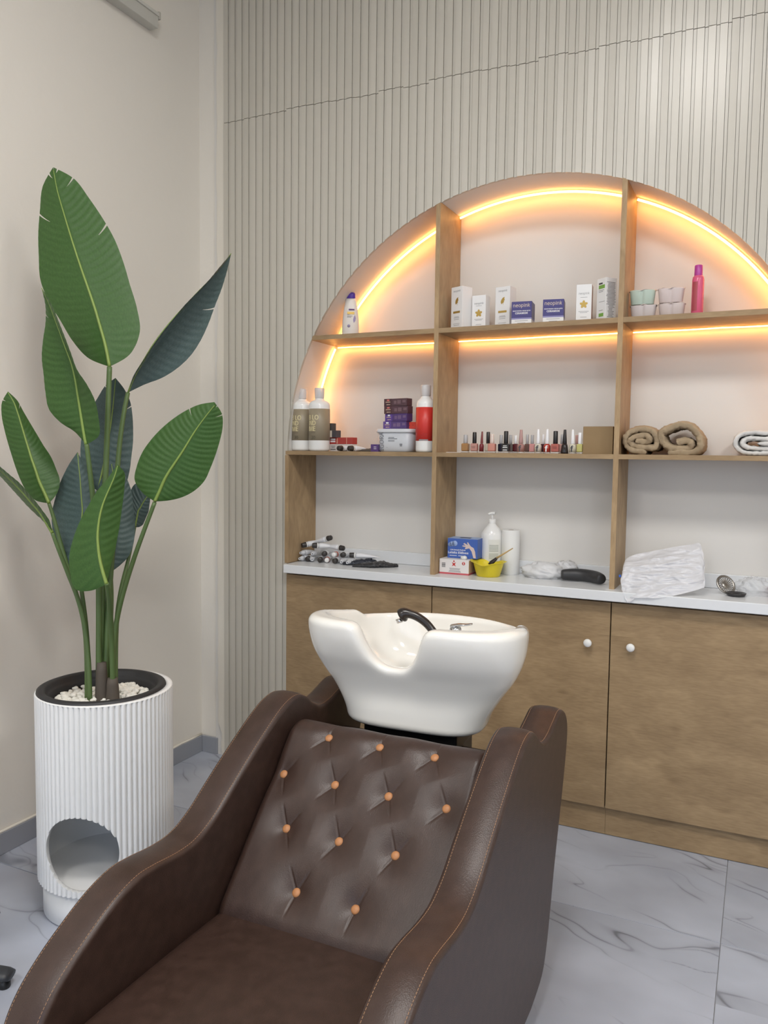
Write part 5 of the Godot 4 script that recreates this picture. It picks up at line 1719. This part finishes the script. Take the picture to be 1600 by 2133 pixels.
	# something pink in wrapping behind the divider
	single("pink_sachet", crumple(Vector3(0.032, 0.038, 0.03), 15, 0.3), mat(rgb(170, 112, 124), 0.5), "small pink crumpled sachet peeping out beside the divider", "sachet", Vector3(-1.196, y + 0.018, -0.13))

func crumple(s: Vector3, sd: int, amount: float) -> ArrayMesh:
	var ns := noise(1.0, sd, 3)
	ns.fractal_type = FastNoiseLite.FRACTAL_RIDGED
	var p := []
	for j in 20:
		var ph := PI * clampf(j / 19.0, 0.002, 0.998)
		for i in 32:
			var th := TAU * i / 32.0
			var d := Vector3(sin(ph) * cos(th), cos(ph), sin(ph) * sin(th))
			var r := 1.0 + amount * ns.get_noise_3dv(d * 1.4)
			p.append(Vector3(d.x * s.x, maxf(d.y, -0.92) * s.y, d.z * s.z) * r * 0.5)
	return grid_mesh(p, 32, 20, true)

# a squeezable dye tube: cap or bare nozzle towards the front, flat crimp at its end
func dye_tube(tip: Vector3, dir: Vector3, style: String, label: String, group: String, length := 0.115) -> void:
	var t := thing("dye_tube", label, "tube", tip, group)
	var d := dir.normalized()
	var side := Vector3.UP.cross(d).normalized()
	t.basis = Basis(side, d.cross(side).normalized(), d)
	var al := mat(rgb(216, 218, 222), 0.3, 0.25)
	var body := mat(rgb(226, 227, 230), 0.35)
	var r := 0.0122
	# body: round at the shoulder, pressed flat at the crimp
	var p := []
	for k in 9:
		var v := k / 8.0
		var w := lerpf(r, r * 1.2, v * v)
		var h := lerpf(r, 0.0012, v * v * 0.85 + v * 0.15)
		for i in 20:
			var a := TAU * i / 20.0
			p.append(Vector3(cos(a) * w, sin(a) * h, 0.030 + v * (length - 0.030)))
	var cap0 := []
	for i in 20:
		cap0.append(Vector3(0, 0, 0.026))
	part("tube_body", grid_mesh(cap0 + p, 20, 10, true, false, true), body, t)
	if style == "black":
		part("cap", lathe([[0.0001, 0.0], [0.0095, 0.0], [0.0105, 0.0015], [0.0118, 0.019], [0.0118, 0.020], [0.0001, 0.020]], 22), mat(rgb(52, 48, 46), 0.35), t, Vector3.ZERO, Vector3(PI / 2, 0, 0))
		part("ring", lathe([[0.0001, 0.0], [0.0119, 0.0], [0.0121, 0.001], [0.0121, 0.006], [0.0001, 0.006]], 22), M.white, t, Vector3(0, 0, 0.0200), Vector3(PI / 2, 0, 0))
	elif style == "white":
		part("cap", lathe([[0.0001, 0.0], [0.009, 0.0], [0.0098, 0.0015], [0.0108, 0.022], [0.0001, 0.022]], 22), M.white, t, Vector3.ZERO, Vector3(PI / 2, 0, 0))
		part("ring", lathe([[0.0001, 0.0], [0.0119, 0.0], [0.0119, 0.007], [0.0001, 0.007]], 22), mat(rgb(186, 74, 46), 0.4), t, Vector3(0, 0, 0.0221), Vector3(PI / 2, 0, 0))
	else:
		part("nozzle", lathe([[0.0028, 0.004], [0.0032, 0.0], [0.0056, 0.0], [0.0062, 0.001], [0.0062, 0.010], [0.0080, 0.011], [0.0112, 0.022], [0.0115, 0.028], [0.0001, 0.028]], 22), al, t, Vector3.ZERO, Vector3(PI / 2, 0, 0))
		part("orifice", lathe([[0.0001, 0.0], [0.0029, 0.0], [0.0029, 0.002], [0.0001, 0.002]], 14), mat(rgb(110, 110, 114), 0.5), t, Vector3(0, 0, 0.0028), Vector3(PI / 2, 0, 0))

func color_tubes() -> void:
	var y := TOP
	var g := "hair colour tubes heaped on the counter"
	var n := 0
	# [x, height of the axis above the counter, z of the tip, yaw, pitch, style]
	var list := [
		[-1.795, 0.0128, -0.060, 0.06, 0.0, "bare"], [-1.763, 0.0128, -0.072, 0.10, 0.0, "black"], [-1.735, 0.0128, -0.066, -0.05, 0.0, "bare"], [-1.700, 0.0128, -0.070, 0.12, 0.0, "black"], [-1.670, 0.0128, -0.078, 0.05, 0.0, "white"], [-1.628, 0.0128, -0.068, 0.30, 0.0, "black"], [-1.590, 0.0128, -0.060, 0.22, 0.0, "bare"], [-1.560, 0.0128, -0.056, 0.45, 0.0, "bare"],
		[-1.794, 0.037, -0.066, 0.08, -0.02, "bare"], [-1.738, 0.036, -0.072, 0.15, -0.02, "bare"], [-1.687, 0.038, -0.082, 0.20, -0.02, "black"], [-1.641, 0.0375, -0.086, 0.35, -0.03, "white"], [-1.601, 0.038, -0.090, 0.25, -0.02, "black"]]
	for q in list:
		var yaw: float = q[3] - (0.02 if q[0] < -1.78 else (0.25 if q[0] < -1.75 else 0.48))
		var dir := Vector3(sin(yaw), q[4], -cos(yaw))
		n += 1
		var kind: String = {"bare": "bare-nozzled silver", "black": "black-capped", "white": "white-capped"}[q[5]]
		var place: String = "bottom layer, %s from the side board" % ["first", "second", "third", "fourth", "fifth", "sixth", "seventh", "eighth"][n - 1] if n <= 8 else "second layer, %s from the side board" % ["first", "second", "third", "fourth", "fifth"][n - 9]
		dye_tube(Vector3(q[0], y + q[1], q[2]), dir, q[5], "%s colour tube in the heap, %s" % [kind, place], g)
	dye_tube(Vector3(-1.570, y + 0.040, -0.095), Vector3(0.9, -0.06, -0.42), "black", "black-capped colour tube pointing towards the dark gloves", g, 0.13)
	dye_tube(Vector3(-1.604, y + 0.065, -0.108), Vector3(-0.95, 0.03, -0.25), "black", "black-capped colour tube lying crosswise on the second layer", g, 0.11)
	dye_tube(Vector3(-1.742, y + 0.072, -0.078), Vector3(0.75, -0.05, -0.6), "black", "black-capped colour tube slanting on top of the heap", g, 0.11)
	dye_tube(Vector3(-1.796, y + 0.068, -0.080), Vector3(0.55, 0.16, -0.75), "black", "black-capped colour tube on top of the heap by the side board", g, 0.11)
	dye_tube(Vector3(-1.664, y + 0.108, -0.105), Vector3(-0.9, -0.26, -0.22), "black", "black-capped colour tube topmost, its cap lifted towards the back wall", g, 0.115)
	# dark disposable gloves, crumpled flat
	for k in 2:
		var pos: Vector3 = [Vector3(-1.515, y, -0.125), Vector3(-1.440, y, -0.085)][k]
		var t := thing("dark_glove", ["crumpled black glove with a bluish sheen by the colour tubes", "crumpled black glove reaching along the counter"][k], "glove", pos)
		var ns := noise(30.0, 40 + k, 3)
		var path := catmull([[Vector3(-0.072, 0.004, 0.056), Vector3(-0.036, 0.008, 0.030), Vector3(0.004, 0.012, 0.0), Vector3(0.030, 0.014, -0.012), Vector3(0.050, 0.010, -0.02)], [Vector3(-0.084, 0.003, 0.050), Vector3(-0.045, 0.007, 0.026), Vector3(-0.005, 0.010, 0.010), Vector3(0.025, 0.011, -0.015), Vector3(0.055, 0.006, -0.03), Vector3(0.082, 0.004, -0.045)]][k], 40)
		var pp := []
		for i in path.size():
			var u := float(i) / (path.size() - 1)
			var wd := 0.030 * pow(sin(PI * clampf(u, 0.02, 0.98)), 0.8) + 0.002
			for j in 16:
				var a := TAU * j / 16.0
				var hh := (0.006 + 0.006 * sin(u * PI)) * sin(a)
				var v: Vector3 = path[i] + Vector3(0.45 * cos(a) * wd, hh, cos(a) * wd)
				v.y = maxf(0.0006, v.y + 0.006 * ns.get_noise_2d(u * 3.0, cos(a)))
				pp.append(v)
		part("glove", grid_mesh(pp, 16, path.size(), true), mat([rgb(44, 48, 58), rgb(52, 52, 54)][k], 0.4), t)

# ---------------------------------------------------------------- plastics
func plastic_bag(outline_b: Array, outline_t: Array, depth: float, sd: int, amp: float) -> ArrayMesh:
	# two crinkled sheets between a bottom and a top edge
	var nu := 110
	var nv := 80
	var b := catmull(outline_b, nu)
	var t := catmull(outline_t, nu)
	var ns := noise(9.0, sd, 3)
	ns.fractal_type = FastNoiseLite.FRACTAL_RIDGED
	var facet := FastNoiseLite.new()
	facet.noise_type = FastNoiseLite.TYPE_CELLULAR
	facet.cellular_return_type = FastNoiseLite.RETURN_DISTANCE2_SUB
	facet.seed = sd + 1
	facet.frequency = 16.0
	facet.fractal_type = FastNoiseLite.FRACTAL_NONE
	var st := SurfaceTool.new()
	st.begin(Mesh.PRIMITIVE_TRIANGLES)
	for s in [1.0, -1.0]:
		var p := []
		for j in nv:
			var v := float(j) / (nv - 1)
			for i in nu:
				var u := float(i) / (nu - 1)
				var q: Vector3 = b[i].lerp(t[i], v)
				var puff := pow(sin(PI * clampf(u, 0.0, 1.0)) * sin(PI * clampf(v * 0.96 + 0.02, 0.0, 1.0)), 0.6)
				var fold := ns.get_noise_3d(q.x * 0.55 + v * 0.05, q.y * 2.2 - q.x * 0.35, s * 0.3) + 0.85 * facet.get_noise_3d(q.x * 0.7 + q.y * 0.3, q.y * 1.4, s * 0.2)
				q += Vector3(0.0, 0.25, s) * (depth * puff * (0.5 if s > 0 else 0.35) + amp * fold * (0.3 + puff))
				q.x += 0.004 * fold
				p.append(q)
		st.append_from(grid_mesh(p, nu, nv, false, false, s < 0), 0, Transform3D())
	return st.commit()

func plastics() -> void:
	var y := TOP
	var film := mat(Color(0.91, 0.91, 0.925, 0.74), 0.26)
	film.transparency = BaseMaterial3D.TRANSPARENCY_ALPHA
	film.roughness = 0.255
	var bag := thing("plastic_bag", "crinkled white plastic bag leaning on the counter over its edge", "plastic bag", Vector3(-0.31, y, -0.04))
	bag.position = Vector3.ZERO
	var bot := [Vector3(-0.437, y + 0.062, -0.02), Vector3(-0.428, y + 0.012, 0.036), Vector3(-0.405, y - 0.032, 0.050), Vector3(-0.375, y - 0.015, 0.050), Vector3(-0.33, y - 0.012, 0.050), Vector3(-0.285, y - 0.006, 0.048), Vector3(-0.235, y + 0.008, 0.034), Vector3(-0.19, y + 0.022, 0.010), Vector3(-0.166, y + 0.030, -0.01)]
	var top := [Vector3(-0.440, y + 0.072, -0.04), Vector3(-0.434, y + 0.100, -0.075), Vector3(-0.405, y + 0.118, -0.09), Vector3(-0.360, y + 0.130, -0.10), Vector3(-0.320, y + 0.140, -0.105), Vector3(-0.275, y + 0.152, -0.11), Vector3(-0.225, y + 0.162, -0.115), Vector3(-0.190, y + 0.166, -0.115), Vector3(-0.172, y + 0.110, -0.08)]
	part("film", plastic_bag(bot, top, 0.045, 12, 0.016), film, bag)
	part("blue_clip", rbox(Vector3(0.008, 0.009, 0.006), 0.0015), mat(rgb(60, 104, 196), 0.4), bag, Vector3(-0.444, y + 0.044, -0.01))
	rebase(bag, Vector3(-0.31, y, -0.04))
	# crumpled white film behind the neck rest
	var c := thing("crumpled_film", "small crumpled white plastic film lying beside the black neck rest", "plastic film", Vector3(-0.752, y, -0.14))
	var f2 := mat(Color(0.93, 0.93, 0.935, 0.66), 0.3)
	f2.transparency = BaseMaterial3D.TRANSPARENCY_ALPHA
	part("film", crumple(Vector3(0.145, 0.062, 0.075), 21, 0.42), f2, c, Vector3(0, 0.024, 0))
	part("film", crumple(Vector3(0.075, 0.052, 0.05), 23, 0.5), f2, c, Vector3(0.078, 0.034, -0.045))
	# clear film near the strainer
	var f3 := mat(Color(0.93, 0.94, 0.95, 0.34), 0.26)
	f3.transparency = BaseMaterial3D.TRANSPARENCY_ALPHA
	var c3 := thing("clear_film", "clear crumpled plastic wrap behind the drain strainers", "plastic film", Vector3(-0.012, y, -0.135))
	part("film", crumple(Vector3(0.105, 0.060, 0.08), 33, 0.5), f3, c3, Vector3(0, 0.022, 0))

func odd_things() -> void:
	var y := TOP
	# slotted steel strainer leaning on a black one
	var s := thing("drain_strainer", "slotted steel drain strainer propped on edge on the counter", "strainer", Vector3(-0.102, y + 0.0325, -0.105))
	var steel := mat(rgb(168, 164, 158), 0.28, 0.85)
	# ring, hub and spokes leave real slots between them
	var l := []
	l.append([lathe([[0.030, -0.001], [0.033, -0.0035], [0.0355, -0.003], [0.036, 0.0], [0.033, 0.002], [0.027, 0.0005], [0.027, -0.001], [0.030, -0.001]], 48), Transform3D()])
	l.append([lathe([[0.0001, -0.003], [0.0135, -0.003], [0.0145, -0.002], [0.0135, -0.001], [0.0001, -0.001]], 32), Transform3D()])
	for k in 22:
		var a := TAU * k / 22.0
		l.append([rbox(Vector3(0.0155, 0.0012, 0.0033), 0.0004, false), Transform3D(Basis(Vector3.UP, a), Vector3(cos(a), 0, -sin(a)) * 0.0205 + Vector3(0, -0.0012, 0))])
	var disc := part("slotted_disc", join(l), steel, s)
	part("stem_knob", lathe([[0.0001, 0.0], [0.0038, 0.0], [0.0038, 0.008], [0.0055, 0.009], [0.0055, 0.014], [0.0001, 0.015]], 16), M.black, s, Vector3(0, -0.016, 0))
	s.basis = Basis.from_euler(Vector3(0.98, 0.35, -0.30))
	var b := thing("drain_plug", "black ringed drain plug lying flat before the steel strainer", "plug", Vector3(-0.068, y, -0.072))
	part("dish", lathe([[0.0001, 0.003], [0.010, 0.004], [0.014, 0.009], [0.018, 0.006], [0.028, 0.0115], [0.0315, 0.012], [0.0325, 0.010], [0.028, 0.002], [0.020, 0.0], [0.0001, 0.0]], 40), mat(rgb(52, 50, 50), 0.35), b)
	# dark red lid at the frame's edge
	var rl := thing("red_jar", "small dark red jar at the far end of the counter", "jar", Vector3(0.052, y, -0.105))
	part("jar_body", lathe([[0.0001, 0.0], [0.020, 0.0], [0.022, 0.003], [0.022, 0.024], [0.0001, 0.024]], 28), mat(rgb(150, 34, 62), 0.25), rl)
	part("jar_lid", lathe([[0.0001, 0.0], [0.023, 0.0], [0.0235, 0.001], [0.0235, 0.011], [0.022, 0.0125], [0.0001, 0.013]], 28), mat(rgb(176, 52, 78), 0.3), rl, Vector3(0, 0.024, 0))
	# foot of a swivel stool reaching in beside the chair
	var st := thing("stool_base", "black flat star foot of a salon stool on the marble floor", "stool", Vector3(-1.945, 0, 1.625))
	var bm := mat(rgb(52, 54, 58), 0.45)
	for k in 5:
		var a := TAU * k / 5.0 - 0.38
		var d := Vector3(cos(a), 0, sin(a))
		var leg := part("base_arm", tube([Vector3(0, 0.055, 0), d * 0.10 + Vector3(0, 0.050, 0), d * 0.27 + Vector3(0, 0.034, 0), d * 0.285 + Vector3(0, 0.032, 0)], func(t): return lerpf(0.034, 0.020, t), 12, true, 0.5), bm, st)
		part("glide", lathe([[0.0001, 0.0], [0.014, 0.0], [0.015, 0.003], [0.015, 0.024], [0.0001, 0.026]], 18), M.black, leg, d * 0.265)
	part("column", lathe([[0.0001, 0.03], [0.03, 0.03], [0.03, 0.10], [0.022, 0.12], [0.022, 0.42], [0.0001, 0.42]], 24), mat(rgb(180, 182, 184), 0.2, 0.9), st)
	part("seat", lathe([[0.0001, 0.42], [0.15, 0.42], [0.175, 0.43], [0.18, 0.455], [0.172, 0.485], [0.15, 0.495], [0.0001, 0.50]], 40), mat(rgb(40, 38, 38), 0.4), st)
